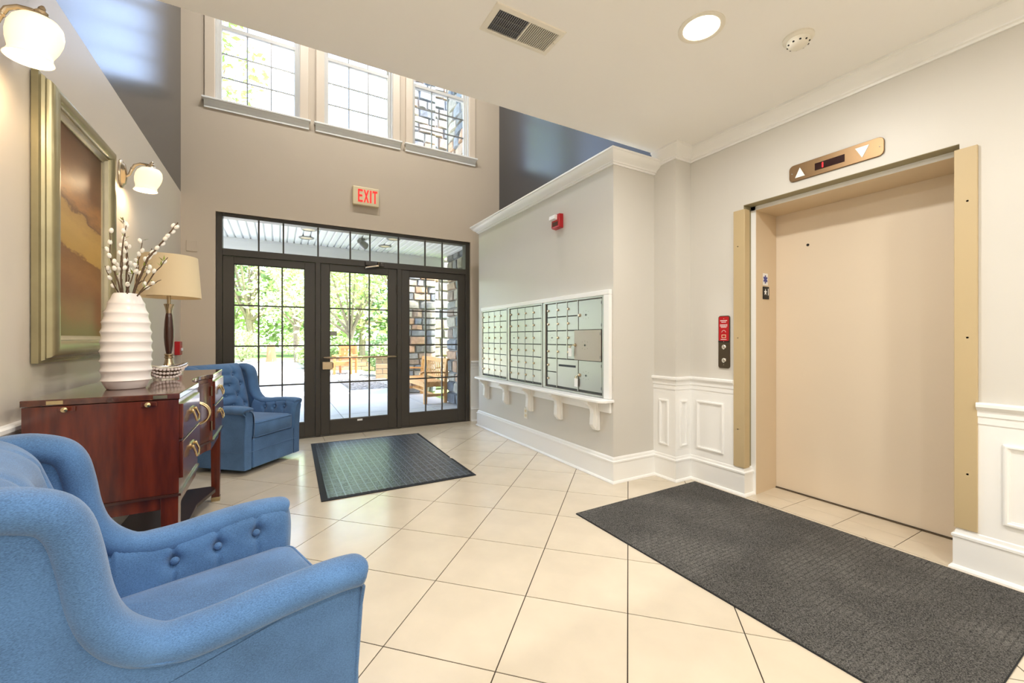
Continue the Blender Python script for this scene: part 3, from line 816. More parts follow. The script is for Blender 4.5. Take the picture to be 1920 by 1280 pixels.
MB().prism([(XM, 2.272), (XM - 0.05, 2.280), (XM - 0.055, 2.29), (XM - 0.05, 2.408), (XM, 2.412)], 3.292, 3.418, 'y').build('alarm_body', 'red_plastic', al, bevel=0.004)
MB().prism([(XM - 0.048, 2.352), (XM - 0.085, 2.360), (XM - 0.08, 2.398), (XM - 0.048, 2.402)], 3.325, 3.418, 'y').build('strobe_lens', 'tag_white', al, bevel=0.003)
bx('alarm_grille', 'dark_walnut', al, XM - 0.0555, 3.31, 2.295, XM - 0.052, 3.40, 2.335)
ps = thing('pull_station', 'small red fire pull station on the wall behind the lamp', 'fire alarm', (XL, 5.29, 1.03))
bx('station_body', 'red_plastic', ps, XL, 5.235, 1.030, XL + 0.045, 5.345, 1.166, bevel=0.005)
bx('pull_handle', 'tag_white', ps, XL + 0.045, 5.27, 1.07, XL + 0.056, 5.335, 1.10, bevel=0.003)
bp_ = thing('blank_plate', 'blank tan cover plate on the wall above the lamp', 'cover plate', (-0.785, YB, 2.124))
bx('plate', 'tan_paint', bp_, -0.835, YB - 0.006, 2.124, -0.735, YB, 2.240, bevel=0.003)
for z in (2.145, 2.219): MB().lathe([(0.004, 0), (0.003, -0.001), (0, -0.0015)], 8, (-0.785, YB - 0.006, z), axis='y').build('screw', 'tan_paint', bp_)
ol = thing('outlet', 'cream duplex outlet under the mailbox shelf', 'outlet', (XM, 3.99, 0.30))
bx('plate', 'white_plastic', ol, XM - 0.006, 3.955, 0.302, XM, 4.027, 0.420, bevel=0.003)
for z in (0.336, 0.386): bx('socket', 'cream_plastic', ol, XM - 0.0085, 3.974, z - 0.014, XM - 0.005, 4.008, z + 0.014, bevel=0.003)

# ceiling vent
ve = thing('air_vent', 'white ceiling air vent with one dark louvred half', 'air vent', (1.12, 1.866, ZC))
MB().rect_frame(0.915, 1.765, 1.326, 1.968, [(0, 0), (0.003, 0.006), (0.022, 0.010), (0.030, 0.008), (0.030, 0)], lambda u, v, h: (u, v, ZC - h)).build('frame', 'white_plastic', ve)
bx('duct_plate', 'vent_dark', ve, 0.945, 1.795, ZC - 0.002, 1.122, 1.938, ZC - 0.0005)
bx('back_plate', 'vent_shade', ve, 1.122, 1.795, ZC - 0.002, 1.296, 1.938, ZC - 0.0005)
bx('divider', 'white_plastic', ve, 1.116, 1.795, ZC - 0.010, 1.124, 1.938, ZC - 0.001)
for k in range(15):
    x = 0.951 + 0.0112 * k
    MB().prism([(x, ZC - 0.010), (x + 0.002, ZC - 0.010), (x + 0.0065, ZC - 0.002), (x + 0.0045, ZC - 0.002)], 1.795, 1.938, 'y').build('louvre', 'vent_grey', ve)
    x = 1.130 + 0.011 * k
    MB().prism([(x, ZC - 0.010), (x + 0.0035, ZC - 0.011), (x + 0.0065, ZC - 0.003), (x + 0.004, ZC - 0.002)], 1.795, 1.938, 'y').build('louvre', 'white_plastic', ve)
for y in (1.84, 1.89): bx('cross_vane', 'mail_alu_dark', ve, 0.947, y, ZC - 0.008, 1.115, y + 0.003, ZC - 0.003)
MB().lathe([(0.006, 0), (0.006, -0.012), (0, -0.013)], 8, (1.305, 1.85, ZC - 0.006)).build('damper_lever', 'white_plastic', ve)
# smoke detector
sd = thing('smoke_detector', 'round white smoke detector on the ceiling beside the downlight', 'smoke detector', (2.425, 1.19, ZC))
MB().lathe([(0.072, 0), (0.072, -0.010), (0.066, -0.016), (0.058, -0.018)], 32, (2.425, 1.19, ZC)).build('base_ring', 'white_plastic', sd, smooth=True)
MB().lathe([(0.056, -0.016), (0.052, -0.034), (0.040, -0.046), (0.018, -0.050), (0, -0.050)], 32, (2.425, 1.19, ZC)).build('sensor_dome', 'white_plastic', sd, smooth=True)
for k in range(10):
    a = 2 * math.pi * k / 10
    p = (2.425 + 0.048 * math.cos(a), 1.19 + 0.048 * math.sin(a), ZC - 0.037)
    MB().ball(p, (0.006, 0.006, 0.004), 8, 4).build('sensor_slot', 'black', sd)
# recessed lights: the visible one and unseen ones added to brighten lobby and entrance
def downlight(x, y, label, power, ZC=ZC):
    d = thing('downlight', label, 'ceiling light', (x, y, ZC), group='recessed ceiling lights')
    MB().lathe([(0.112, 0), (0.112, -0.005), (0.100, -0.008), (0.088, -0.004), (0.088, 0.0), (0.112, 0)], 40, (x, y, ZC), cap=False).build('trim_ring', 'white_plastic', d, smooth=True)
    MB().lathe([(0.088, -0.003), (0.086, -0.001), (0, -0.0005)], 40, (x, y, ZC)).build('lens', 'lens_glow', d, smooth=True)
    ld = bpy.data.lights.new('downlight_lamp', 'AREA'); ld.shape = 'DISK'; ld.size = 0.16; ld.energy = power; ld.color = (1.0, 0.97, 0.92)
    lo = bpy.data.objects.new('downlight_lamp', ld); C.objects.link(lo); lo.parent = d; lo.location = (0, 0, -0.012)
downlight(1.911, 1.398, 'lit round recessed ceiling light in front of the elevator', DOWNLIGHT_W)
dl = ('added ceiling light above the near blue armchair', 'added ceiling light behind the near blue armchair', 'added ceiling light over the near end of the carpet mat', 'added ceiling light by the far wall on the elevator side', 'added ceiling light by the far wall on the console side')
for k, (x, y) in enumerate(((0.25, 0.9), (0.25, -0.9), (1.911, -0.4), (1.911, -2.2), (0.25, -2.4))):  # added out of view as fill for the lobby
    downlight(x, y, dl[k], DOWNLIGHT_W)
for k, x in enumerate((0.2, 1.8)):  # two unseen lamps added to brighten the entrance hall
    downlight(x, 3.9, ('added high ceiling light above the door mat on the console side', 'added high ceiling light above the door mat on the mailbox side')[k], ADDED_HIGH_LIGHT_W, ZT)

# ================================================================== MAILBOXES
FX = XM - 0.014
def lock(parent, y, z, big=1.0):
    return MB().lathe([(0.0125 * big, 0), (0.0125 * big, -0.007), (0.008 * big, -0.012), (0, -0.012)], 10, (FX - 0.006, y, z), axis='x').build('lock', 'nickel_brass', parent, smooth=True)
def mbox(parent, y0, y1, z0, z1, m='mail_alu', name='mailbox_door', g=0.0042, has_lock=True, x1=None):
    d = bx(name, m, parent, FX - 0.006, y0 + g, z0 + g, FX, y1 - g, z1 - g, bevel=0.0015)
    if has_lock: lock(d, y1 - 0.020, (z0 + z1) / 2)
    return d
def holes(parent, y, z, s=1.0):
    MB().lathe([(0.008 * s, 0), (0.008 * s, -0.0015), (0, -0.0015)], 10, (FX - 0.006, y, z), axis='x').build('keyhole', 'black', parent)
    for (a, b) in ((-.03, .025), (.03, .025), (-.03, -.025), (.03, -.025), (0, .032), (0, -.032), (.02, .0), (-.02, 0)):
        MB().lathe([(0.0022, 0), (0.0022, -0.001), (0, -0.001)], 6, (FX - 0.006, y + a * s, z + b * s), axis='x').build('rivet_hole', 'black', parent)
ZR = [0.727, 0.863, 0.999, 1.135, 1.271, 1.407, 1.543]
def unit(label, ya, yb):
    u = thing('mailbox_unit', label, 'mailbox', (XM, (ya + yb) / 2, 0.69), group='wall mailbox units')
    bx('back_panel', 'mail_gap', u, FX, ya + 0.002, 0.692, XM, yb - 0.002, 1.562)
    MB().rect_frame(ya + 0.002, 0.692, yb - 0.002, 1.562, [(0, 0), (0, 0.012), (0.014, 0.012), (0.018, 0.008), (0.018, 0)], lambda a, b, h: (FX - h, a, b)).build('unit_frame', 'mail_alu', u)
    return u
for (label, ya, yb, cols) in (('aluminium bank of locked mailboxes nearest the entrance', 4.385, 5.082, [4.408, 4.571, 4.734, 4.898, 5.062]),
                              ('middle aluminium bank of locked mailboxes', 3.622, 4.345, [3.649, 3.814, 3.979, 4.144, 4.309])):
    u = unit(label, ya, yb)
    for i in range(4):
        for j in range(6):
            sp_ = (i == 3 and j == 3)
            d = mbox(u, cols[i], cols[i + 1], ZR[j], ZR[j + 1], has_lock=not sp_)
            if sp_: holes(d, (cols[i] + cols[i + 1]) / 2, (ZR[j] + ZR[j + 1]) / 2)
    for i in range(1, 4): bx('divider_strip', 'mail_alu_dark', u, FX - 0.008, cols[i] - 0.004, 0.715, FX, cols[i] + 0.004, 1.55)
u = unit('aluminium mailbox bank with parcel lockers and outgoing slot', 2.690, 3.585)
cols = [2.712, 3.040, 3.205, 3.372, 3.538]
for j in range(6):
    sp_ = (j == 3)
    d = mbox(u, cols[3], cols[4], ZR[j], ZR[j + 1], has_lock=not sp_)
    if sp_: holes(d, 3.455, 1.203)
    if j >= 2:
        for i in (1, 2): mbox(u, cols[i], cols[i + 1], ZR[j], ZR[j + 1])
for a, z0 in ((3.372, 0.715), (3.205, ZR[2])): bx('divider_strip', 'mail_alu', u, FX - 0.010, a - 0.005, z0, FX, a + 0.005, 1.55)
bx('divider_strip', 'mail_alu', u, FX - 0.010, 3.035, 1.275, FX, 3.047, 1.55); bx('divider_strip', 'mail_alu', u, FX - 0.010, 3.035, 0.715, FX, 3.047, 0.995)
og = mbox(u, 3.047, 3.372, ZR[0], ZR[2], name='outgoing_mail_door', has_lock=False)
bx('mail_slot', 'black', og, FX - 0.0075, 3.075, 0.925, FX - 0.004, 3.34, 0.945)
for (z0, z1, m, y1, pr) in ((ZR[4], ZR[6], 'mail_alu', 3.035, 0), (ZR[2] - 0.004, ZR[4] + 0.004, 'parcel_brown', 3.085, 0.012), (ZR[0], ZR[2], 'mail_alu', 3.035, 0)):
    FX -= pr
    d = mbox(u, cols[0], y1, z0, z1, m=m, name='parcel_locker_door', has_lock=False)
    zc = (z0 + z1) / 2
    lock(d, y1 - 0.018, zc, 1.3); holes(d, 2.928, zc, 1.15)
    for zz in (z0 + 0.04, z1 - 0.04): bx('hinge_mark', 'mail_alu_dark', d, FX - 0.0075, cols[0] + 0.006, zz - 0.012, FX - 0.004, cols[0] + 0.018, zz + 0.012)
    FX += pr
for (lab, y, z, dx) in (('key with white tag hanging from the brown parcel locker', 3.118, 1.115, 0.02), ('key with white tag hanging from the lowest parcel locker', 3.052, 0.838, 0.0)):
    k = thing('locker_key', lab, 'key', (FX - 0.02 - dx, y, z - 0.08), group='keys left in the parcel lockers')
    X = FX - 0.020 - dx
    yl = 3.067 if dx else 3.017
    MB().tube([(FX - 0.012, yl, z + 0.02), (X - 0.004, yl, z + 0.02), (X - 0.006, (y + yl) / 2, z + 0.012), (X, y, z)], 0.003, 6).build('key_blade', 'brass', k)
    MB().tube([(X, y + 0.012 * math.cos(a), z + 0.004 + 0.012 * math.sin(a)) for a in [2 * math.pi * i / 14 for i in range(14)]], 0.0022, 6, closed=True).build('key_ring', 'brass', k)
    bx('key_tag', 'tag_white', k, X - 0.002, y - 0.024, z - 0.085, X + 0.002, y + 0.024, z - 0.01, bevel=0.001)
mt = tag(thing('trim_8', 'white trim surround around the three mailbox banks', 'trim', (XM, 3.86, 0.69)), kind='structure')
for (n, y0, z0, y1, z1) in (('head_trim', 2.615, 1.562, 5.105, 1.604), ('side_trim', 2.615, 0.69, 2.684, 1.562), ('side_trim', 5.086, 0.69, 5.105, 1.562), ('filler_strip', 4.347, 0.692, 4.383, 1.562), ('filler_strip', 3.587, 0.692, 3.620, 1.562)):
    bx(n, 'trim_white' if n != 'filler_strip' else 'mail_alu', mt, XM - (0.034 if n != 'filler_strip' else 0.022), y0, z0, XM, y1, z1, bevel=0.004)
sh = thing('mail_shelf', 'white shelf on five scrolled brackets under the mailboxes', 'shelf', (XM, 3.85, 0.405))
MB().prism([(XM, 2.585), (XM - 0.10, 2.585), (XM - 0.145, 2.63), (XM - 0.145, 5.07), (XM - 0.10, 5.115), (XM, 5.115)], 0.664, 0.689).build('shelf_board', 'trim_white', sh, bevel=0.006, seg=3)
bx('apron_board', 'trim_white', sh, XM - 0.022, 2.62, 0.572, XM, 5.10, 0.664, bevel=0.004)
prof = [(0, 0.405), (0.034, 0.405), (0.040, 0.415), (0.058, 0.432), (0.068, 0.455), (0.066, 0.50), (0.062, 0.55), (0.070, 0.595), (0.095, 0.622), (0.118, 0.632), (0.130, 0.645), (0.130, 0.664), (0, 0.664)]
corb = None
for y in (2.80, 3.335, 3.87, 4.405, 4.945):
    c_ = MB().prism([(XM - a, z) for a, z in prof], y - 0.024, y + 0.024, 'y').build('bracket', 'trim_white', sh, bevel=0.003)
    bx('bracket_back', 'trim_white', c_, XM - 0.030, y - 0.040, 0.405, XM, y + 0.040, 0.664, bevel=0.004)

# ================================================================== LEFT WALL: PAINTING AND SCONCES
pa = thing('framed_painting', 'large brown and gold abstract painting in wide silver-gold frame', 'painting', (XL, 2.872, 1.092))
fw = lambda u, v, h: (XL + h, u, v)
MB().rect_frame(2.455, 1.092, 3.290, 2.302, [(0, 0.004), (0, 0.026), (0.010, 0.030), (0.014, 0.040), (0.020, 0.043), (0.024, 0.055), (0.036, 0.066), (0.052, 0.071), (0.070, 0.069), (0.084, 0.058), (0.092, 0.046), (0.092, 0.006)], fw).build('frame', 'frame_gold', pa, smooth=True, angle=40)
MB().rect_frame(2.545, 1.182, 3.200, 2.212, [(0, 0.008), (0, 0.046), (0.008, 0.047), (0.014, 0.036), (0.026, 0.028), (0.028, 0.008)], fw).build('frame_liner', 'frame_silver', pa, smooth=True, angle=40)
bx('canvas', 'painting_oil', pa, XL + 0.006, 2.570, 1.207, XL + 0.022, 3.175, 2.187)

def sconce(y, label):
    z = 2.25
    s = thing('wall_sconce', label, 'wall lamp', (XL, y, z - 0.1), group='brass wall sconces')
    pl = MB()
    for k, (sc, h) in enumerate(((1.0, 0.0), (1.0, 0.010), (0.88, 0.016), (0.80, 0.017), (0.70, 0.026), (0.35, 0.032), (0.0001, 0.034))):
        pl.v += [(XL + h, y + 0.052 * sc * math.cos(a), z + 0.01 + 0.092 * sc * math.sin(a)) for a in [2 * math.pi * i / 28 for i in range(28)]]
        if k: pl.f += [((k - 1) * 28 + i, (k - 1) * 28 + (i + 1) % 28, k * 28 + (i + 1) % 28, k * 28 + i) for i in range(28)]
    pl.build('back_plate', 'nickel_brass', s, smooth=True, angle=60)
    ax = XL + 0.140
    pts = [(XL + 0.025, z - 0.005), (XL + 0.045, z + 0.012), (XL + 0.056, z + 0.044), (XL + 0.072, z + 0.078), (XL + 0.100, z + 0.094), (XL + 0.128, z + 0.094), (ax + 0.014, z + 0.090)]
    a_ = MB().tube([(x, y, zz) for x, zz in pts], [0.008, 0.008, 0.009, 0.009, 0.008, 0.008, 0.008], 10).build('arm', 'nickel_brass', s, smooth=True)
    MB().ball((XL + 0.060, y, z + 0.054), 0.011, 12, 8).build('arm_knuckle', 'nickel_brass', a_, smooth=True)
    def tilted(m):
        m.v = [(ax + (p[0]) + 0.17 * p[2], y + p[1], z + p[2]) for p in m.v]
        return m
    tilted(MB().lathe([(0.031, 0.064), (0.033, 0.072), (0.025, 0.082), (0.016, 0.088), (0.018, 0.095), (0.011, 0.102), (0.010, 0.110), (0.005, 0.118), (0, 0.120)], 24)).build('shade_holder', 'nickel_brass', s, smooth=True)
    tilted(MB().lathe([(0.028, 0.072), (0.050, 0.064), (0.063, 0.048), (0.070, 0.024), (0.070, 0.000), (0.065, -0.026), (0.057, -0.048), (0.054, -0.058), (0.057, -0.070), (0.063, -0.080),
                (0.060, -0.080), (0.052, -0.058), (0.054, -0.048), (0.061, -0.026), (0.066, 0.000), (0.066, 0.022), (0.046, 0.058)], 36, cap=False)).build('glass_shade', 'sconce_glass', s, smooth=True, angle=180)
    tilted(MB().ball((0, 0, 0), (0.024, 0.024, 0.032), 14, 8)).build('bulb', 'lens_glow', s, smooth=True)
    ld = bpy.data.lights.new('sconce_lamp', 'POINT'); ld.energy = 7.0; ld.shadow_soft_size = 0.03; ld.color = (1.0, 0.74, 0.45)
    lo = bpy.data.objects.new('sconce_lamp', ld); C.objects.link(lo); lo.parent = s; lo.location = (0.130, 0, 0.03)
sconce(2.10, 'lit bell glass wall sconce on the near side of the painting')
sconce(3.59, 'lit bell glass wall sconce between painting and entrance wall')

# ================================================================== CONSOLE CHEST
co = thing('console_chest', 'mahogany console chest with curved front and brass pulls', 'console', (-0.59, 3.01, 0))
CF, CB, CY0, CY1 = -0.355, -0.822, 2.22, 3.80
def plan(d=0.0, sag=0.058, n=20):
    pts = [(CB + d, CY0 + d), (CF - d, CY0 + d), (CF - d, 2.70 + d * 0.5)]
    for k in range(1, n):
        t = k / n
        pts.append((CF - d - sag * math.sin(math.pi * t) ** 0.6, 2.70 + 0.59 * t))
    return pts + [(CF - d, 3.29 - d * 0.5), (CF - d, CY1 - d), (CB + d, CY1 - d)]
MB().prism(plan(), 0.941, 0.965).build('top_board', 'mahogany_top', co, bevel=0.003)
MB().prism(plan(0.004), 0.545, 0.9385).build('carcass', 'mahogany', co)
MB().prism(plan(-0.004), 0.534, 0.544).build('base_bead', 'dark_walnut', co)
MB().prism(plan(0.012), 0.482, 0.534).build('apron', 'mahogany', co)
for (x0, y0) in ((CF - 0.066, CY0 + 0.006), (CF - 0.066, CY1 - 0.066), (CB + 0.006, CY0 + 0.006), (CB + 0.006, CY1 - 0.066)):
    lg = MB().add([(x0 + a * s + (1 - s) * 0.03, y0 + b * s + (1 - s) * 0.03, z) for z, s in ((0.0, 0.82), (0.534, 1.0)) for a, b in ((0, 0), (0.06, 0), (0.06, 0.06), (0, 0.06))],
                  [(0, 3, 2, 1), (4, 5, 6, 7), (0, 1, 5, 4), (1, 2, 6, 5), (2, 3, 7, 6), (3, 0, 4, 7)]).build('leg', 'mahogany', co, bevel=0.002)
    bx('foot_cap', 'brass', lg, x0 + 0.003, y0 + 0.003, 0, x0 + 0.057, y0 + 0.057, 0.032, bevel=0.002)
MB().prism([(CB + 0.03, CY0 + 0.04), (CF - 0.05, CY0 + 0.04), (CF - 0.03, CY0 + 0.12), (CF - 0.10, CY0 + 0.40), (CF - 0.10, CY1 - 0.40), (CF - 0.03, CY1 - 0.12), (CF - 0.05, CY1 - 0.04), (CB + 0.03, CY1 - 0.04)], 0.085, 0.110).build('lower_shelf', 'shelf_dark', co, bevel=0.003)
# drawers of the two flat front bays
for (ya, yb) in ((2.240, 2.680), (3.310, 3.782)):
    for (z0, z1) in ((0.770, 0.918), (0.602, 0.758)):
        d = bx('drawer', 'mahogany', co, CF - 0.006, ya, z0, CF + 0.008, yb, z1, bevel=0.003)
        yc, zc = (ya + yb) / 2, (z0 + z1) / 2 - 0.004
        pl_ = MB().prism(rounded(yc - 0.055, zc + 0.006, yc + 0.055, zc + 0.034, 0.012), CF + 0.008, CF + 0.012, 'x').build('pull_plate', 'brass', d)
        for s in (-1, 1): MB().ball((CF + 0.016, yc + s * 0.042, zc + 0.020), 0.008, 8, 6).build('pull_post', 'brass', d, smooth=True)
        MB().tube([(CF + 0.018, yc - 0.042, zc + 0.018), (CF + 0.028, yc - 0.046, zc - 0.010), (CF + 0.030, yc - 0.030, zc - 0.028), (CF + 0.030, yc, zc - 0.032), (CF + 0.030, yc + 0.030, zc - 0.028), (CF + 0.028, yc + 0.046, zc - 0.010), (CF + 0.018, yc + 0.042, zc + 0.018)], 0.0048, 8).build('bail_pull', 'brass', d, smooth=True)
    bx('drawer_bead', 'dark_walnut', co, CF - 0.004, ya - 0.01, 0.760, CF + 0.004, yb + 0.01, 0.768)
# concave double door in the middle with a ring pull
def arc(t, off): return (CF - 0.004 - 0.058 * math.sin(math.pi * t) ** 0.6 + off, 2.70 + 0.59 * t)
for (t0, t1) in ((0.05, 0.495), (0.505, 0.95)):
    m = MB()
    N = 10
    inner = [arc(t0 + (t1 - t0) * k / N, 0.0) for k in range(N + 1)]; outer = [arc(t0 + (t1 - t0) * k / N, 0.012) for k in range(N + 1)]
    m.prism(inner + outer[::-1], 0.575, 0.915).build('cabinet_door', 'mahogany', co)
rx, ry = arc(0.5, 0.010)
for s in (-1, 1):                                       # a pair of D-shaped pulls standing out from the two doors
    yy = ry + s * 0.022
    MB().tube([(rx + 0.066 * math.sin(a), yy, 0.762 + 0.062 * math.cos(a)) for a in [math.pi * k / 16 for k in range(17)]], 0.0055, 8).build('half_ring_pull', 'brass', co, smooth=True)
    bx('pull_backplate', 'brass', co, rx - 0.004, yy - 0.008, 0.692, rx + 0.004, yy + 0.008, 0.832, bevel=0.002)
for t in (0.05, 0.95):
    x, y = arc(t, 0.013)
    for z in (0.86, 0.64):
        MB().lathe([(0.006, -0.03), (0.006, 0.03)], 8, (x + 0.003, y, z)).build('door_hinge', 'dark_bronze', co, smooth=True)
# near end: flap hinges and pull-out supports with knobs
for (xa, xb) in ((-0.752, -0.706), (-0.442, -0.396)):
    bx('flap_hinge', 'brass', co, xa, CY0 - 0.002, 0.946, xb, CY0 + 0.002, 0.960)
for (xa, xb) in ((-0.722, -0.672), (-0.480, -0.430)):
    l_ = bx('pull_out_support', 'mahogany', co, xa, CY0 - 0.004, 0.917, xb, CY0 + 0.008, 0.936, bevel=0.002)
    MB().lathe([(0.005, 0), (0.005, -0.010), (0.010, -0.014), (0.010, -0.020), (0, -0.024)], 12, ((xa + xb) / 2, CY0 - 0.004, 0.9265), axis='y').build('support_knob', 'brass', l_, smooth=True)

# ================================================================== ON THE CONSOLE
ZT0 = 0.965
va = thing('ribbed_vase', 'tall white ribbed ceramic vase holding willow twigs', 'vase', (-0.605, 2.56, ZT0))
prof = [(0.0, 0.0), (0.066, 0.0), (0.070, 0.004), (0.086, 0.040)]
def env(z):
    pts = [(0.040, 0.0835), (0.09, 0.0865), (0.18, 0.0875), (0.26, 0.085), (0.32, 0.079), (0.37, 0.068), (0.41, 0.054), (0.436, 0.044)]
    for (a, ra), (b, rb) in zip(pts, pts[1:]):
        if a <= z <= b: return ra + (rb - ra) * (z - a) / (b - a)
    return pts[-1][1]
nr = 8
for k in range(nr * 10 + 1):
    z = 0.040 + 0.352 * k / (nr * 10); ph = (k % 10) / 10
    prof.append((env(z) + 0.0062 * (2 * ph - 1) ** 2, z))
prof += [(0.056, 0.410), (0.049, 0.430), (0.043, 0.438), (0.038, 0.438), (0.038, 0.38)]
MB().lathe(prof, 56, (-0.605, 2.56, ZT0), cap=False).build('vase_body', 'vase_white', va, smooth=True, angle=60)
tw = thing('willow_twigs', 'bundle of brown twigs with white catkin buds in the vase', 'twigs', (-0.605, 2.56, ZT0 + 0.40))
Rv, Fv = Vector((math.cos(YAW), -math.sin(YAW), 0)), Vector((math.sin(YAW), math.cos(YAW), 0))
V0 = Vector((-0.605, 2.56, ZT0 + 0.40))
rng = random.Random(3)
def twig(pts, r0, buds, leaves=0, side=1):
    P = [V0 + Rv * a + Fv * e + Vector((0, 0, z)) for a, z, e in pts]
    dense = []
    for a, b in zip(P, P[1:]):
        for k in range(4): dense.append(a.lerp(b, k / 4) + Vector([rng.uniform(-.002, .002) for _ in range(3)]))
    dense.append(P[-1])
    n = len(dense)
    t_ = MB().tube(dense, [r0 * (1 - 0.7 * i / n) for i in range(n)], 6).build('twig', 'twig', tw, smooth=True)
    for k in range(buds):
        i = int(n * (0.45 + 0.52 * (k + 0.5) / buds)); p = dense[min(i, n - 1)]
        o = Vector([rng.uniform(-1, 1), rng.uniform(-1, 1), rng.uniform(-0.2, 0.6)]).normalized() * 0.010
        d_ = (dense[min(i + 1, n - 1)] - dense[max(i - 1, 0)]).normalized()
        R_ = (d_ + o * 60 * 0.6).to_track_quat('Z', 'Y').to_matrix()
        MB().ball(p + o, (0.0085, 0.0085, 0.0125), 8, 6, R_).build('catkin', 'bud', t_, smooth=True)
    for k in range(leaves):
        i = int(n * (0.4 + 0.55 * rng.random())); p = dense[min(i, n - 1)]
        d_ = Vector([rng.uniform(-1, 1), rng.uniform(-1, 1), rng.uniform(0.1, 1)]).normalized()
        s_ = d_.cross(Vector((0, 0, 1))).normalized() * 0.004
        MB().add([p, p + d_ * 0.014 + s_, p + d_ * 0.032, p + d_ * 0.014 - s_ + Vector((0, 0, .001))], [(0, 1, 2), (0, 2, 3)]).build('leaf', 'leaf_small', t_)
b0 = 0.02
twig([(0.0, -0.06, 0), (0.035, 0.05, 0), (0.10, 0.20, 0.0), (0.165, 0.29, 0.01), (0.222, 0.372, 0.02)], 0.0062, 9, 2)
twig([(0.0, -0.06, 0), (-0.01, 0.06, 0.01), (-0.02, 0.20, 0.02), (-0.034, 0.34, 0.03), (-0.046, 0.40, 0.03)], 0.005, 7, 4)
twig([(0.0, -0.06, 0), (-0.005, 0.08, -0.02), (0.005, 0.22, -0.03), (0.026, 0.345, -0.03)], 0.0048, 7, 3)
twig([(0.0, -0.06, 0), (-0.02, 0.06, 0.0), (-0.045, 0.15, 0.02), (-0.066, 0.245, 0.04)], 0.0045, 6, 2)
twig([(0.0, -0.06, 0), (0.04, 0.04, 0.02), (0.09, 0.13, 0.04), (0.150, 0.215, 0.05)], 0.0045, 3, 5)
twig([(0.01, -0.06, 0), (0.05, 0.03, 0.0), (0.10, 0.07, 0.0), (0.168, 0.100, -0.01)], 0.0038, 2, 6)
twig([(0.0, -0.06, 0), (0.015, 0.08, 0.03), (0.045, 0.19, 0.05), (0.066, 0.26, 0.06)], 0.0042, 5, 3)
twig([(0.0, -0.06, 0), (-0.012, 0.09, -0.03), (-0.03, 0.2, -0.05), (-0.02, 0.31, -0.06)], 0.0042, 6, 2)
twig([(0.0, -0.06, 0), (0.03, 0.03, -0.03), (0.075, 0.12, -0.05), (0.11, 0.17, -0.06)], 0.0038, 3, 4)

twig([(0.0, -0.06, 0), (-0.02, 0.05, 0.03), (-0.035, 0.14, 0.05), (-0.05, 0.20, 0.06), (-0.052, 0.29, 0.06)], 0.0036, 6, 3)
twig([(0.0, -0.06, 0), (-0.03, 0.05, -0.01), (-0.055, 0.10, -0.02), (-0.070, 0.16, -0.03)], 0.0036, 4, 2)
twig([(0.0, -0.06, 0), (0.01, 0.08, 0.04), (0.0, 0.2, 0.06), (0.012, 0.30, 0.07)], 0.0036, 6, 3)
twig([(0.05, 0.08, 0.0), (0.07, 0.10, 0.01), (0.085, 0.15, 0.02), (0.08, 0.18, 0.02)], 0.0028, 2, 3)

LX, LY = -0.617, 3.50
lp = thing('table_lamp', 'table lamp with dark wood stem and cream drum shade', 'lamp', (LX, LY, ZT0))
MB().lathe([(0, 0), (0.070, 0), (0.072, 0.006), (0.066, 0.014), (0.050, 0.024), (0.032, 0.046), (0.023, 0.076), (0.019, 0.100), (0.024, 0.104), (0.024, 0.112), (0.019, 0.116), (0.024, 0.122), (0.024, 0.128), (0.018, 0.132), (0, 0.132)], 36, (LX, LY, ZT0)).build('metal_base', 'nickel_brass', lp, smooth=True)
MB().lathe([(0.014, 0.130), (0.018, 0.150), (0.023, 0.190), (0.026, 0.240), (0.0255, 0.290), (0.022, 0.345), (0.0175, 0.385), (0.015, 0.398)], 32, (LX, LY, ZT0)).build('wood_stem', 'dark_walnut', lp, smooth=True)
MB().lathe([(0.016, 0.396), (0.017, 0.415), (0.021, 0.435), (0.028, 0.455), (0.024, 0.457), (0.010, 0.457), (0.011, 0.52), (0.016, 0.522), (0.016, 0.56), (0, 0.56)], 28, (LX, LY, ZT0)).build('neck', 'nickel_brass', lp, smooth=True)
lsd = MB().lathe([(0.174, 0.500), (0.154, 0.768), (0.151, 0.768), (0.171, 0.500), (0.174, 0.500)], 56, (LX, LY, ZT0), cap=False).build('lamp_shade', 'shade_cream', lp, smooth=True, angle=60)
for k in range(3):
    a = 2 * math.pi * k / 3 + 0.4
    MB().tube([(LX, LY, ZT0 + 0.515), (LX + 0.170 * math.cos(a), LY + 0.170 * math.sin(a), ZT0 + 0.515)], 0.002, 6).build('spider_arm', 'nickel_brass', lp)
MB().ball((LX, LY, ZT0 + 0.60), (0.03, 0.03, 0.045), 14, 8).build('bulb', 'white_plastic', lp, smooth=True)

BX, BY = -0.545, 3.03
bw = thing('beaded_basket', 'small pearl beaded basket in front of the lamp', 'basket', (BX, BY, ZT0), math.radians(28))
def ov(a, rx_, ry_, z): return (rx_ * math.cos(a), ry_ * math.sin(a), z + 0.022 * abs(math.cos(a)) ** 3)
for (rx_, ry_, z, nb) in ((0.066, 0.036, 0.012, 26), (0.078, 0.044, 0.034, 30), (0.094, 0.054, 0.056, 34)):
    m = MB()
    for k in range(nb): m.ball(ov(2 * math.pi * k / nb, rx_, ry_, z), 0.0078, 8, 5)
    o = m.build('bead_row', 'pearl', bw, world=False, smooth=True); o['kind'] = 'stuff'
MB().prism([(0.06 * math.cos(a), 0.032 * math.sin(a)) for a in [2 * math.pi * k / 24 for k in range(24)]], 0.0, 0.008).build('basket_base', 'chrome', bw, world=False)
MB().grid(32, 4, lambda u, v: ov(2 * math.pi * u, 0.060 + 0.030 * v, 0.032 + 0.019 * v, 0.006 + 0.05 * v), closed_u=True).build('basket_wall', 'dark_bronze', bw, world=False, smooth=True)
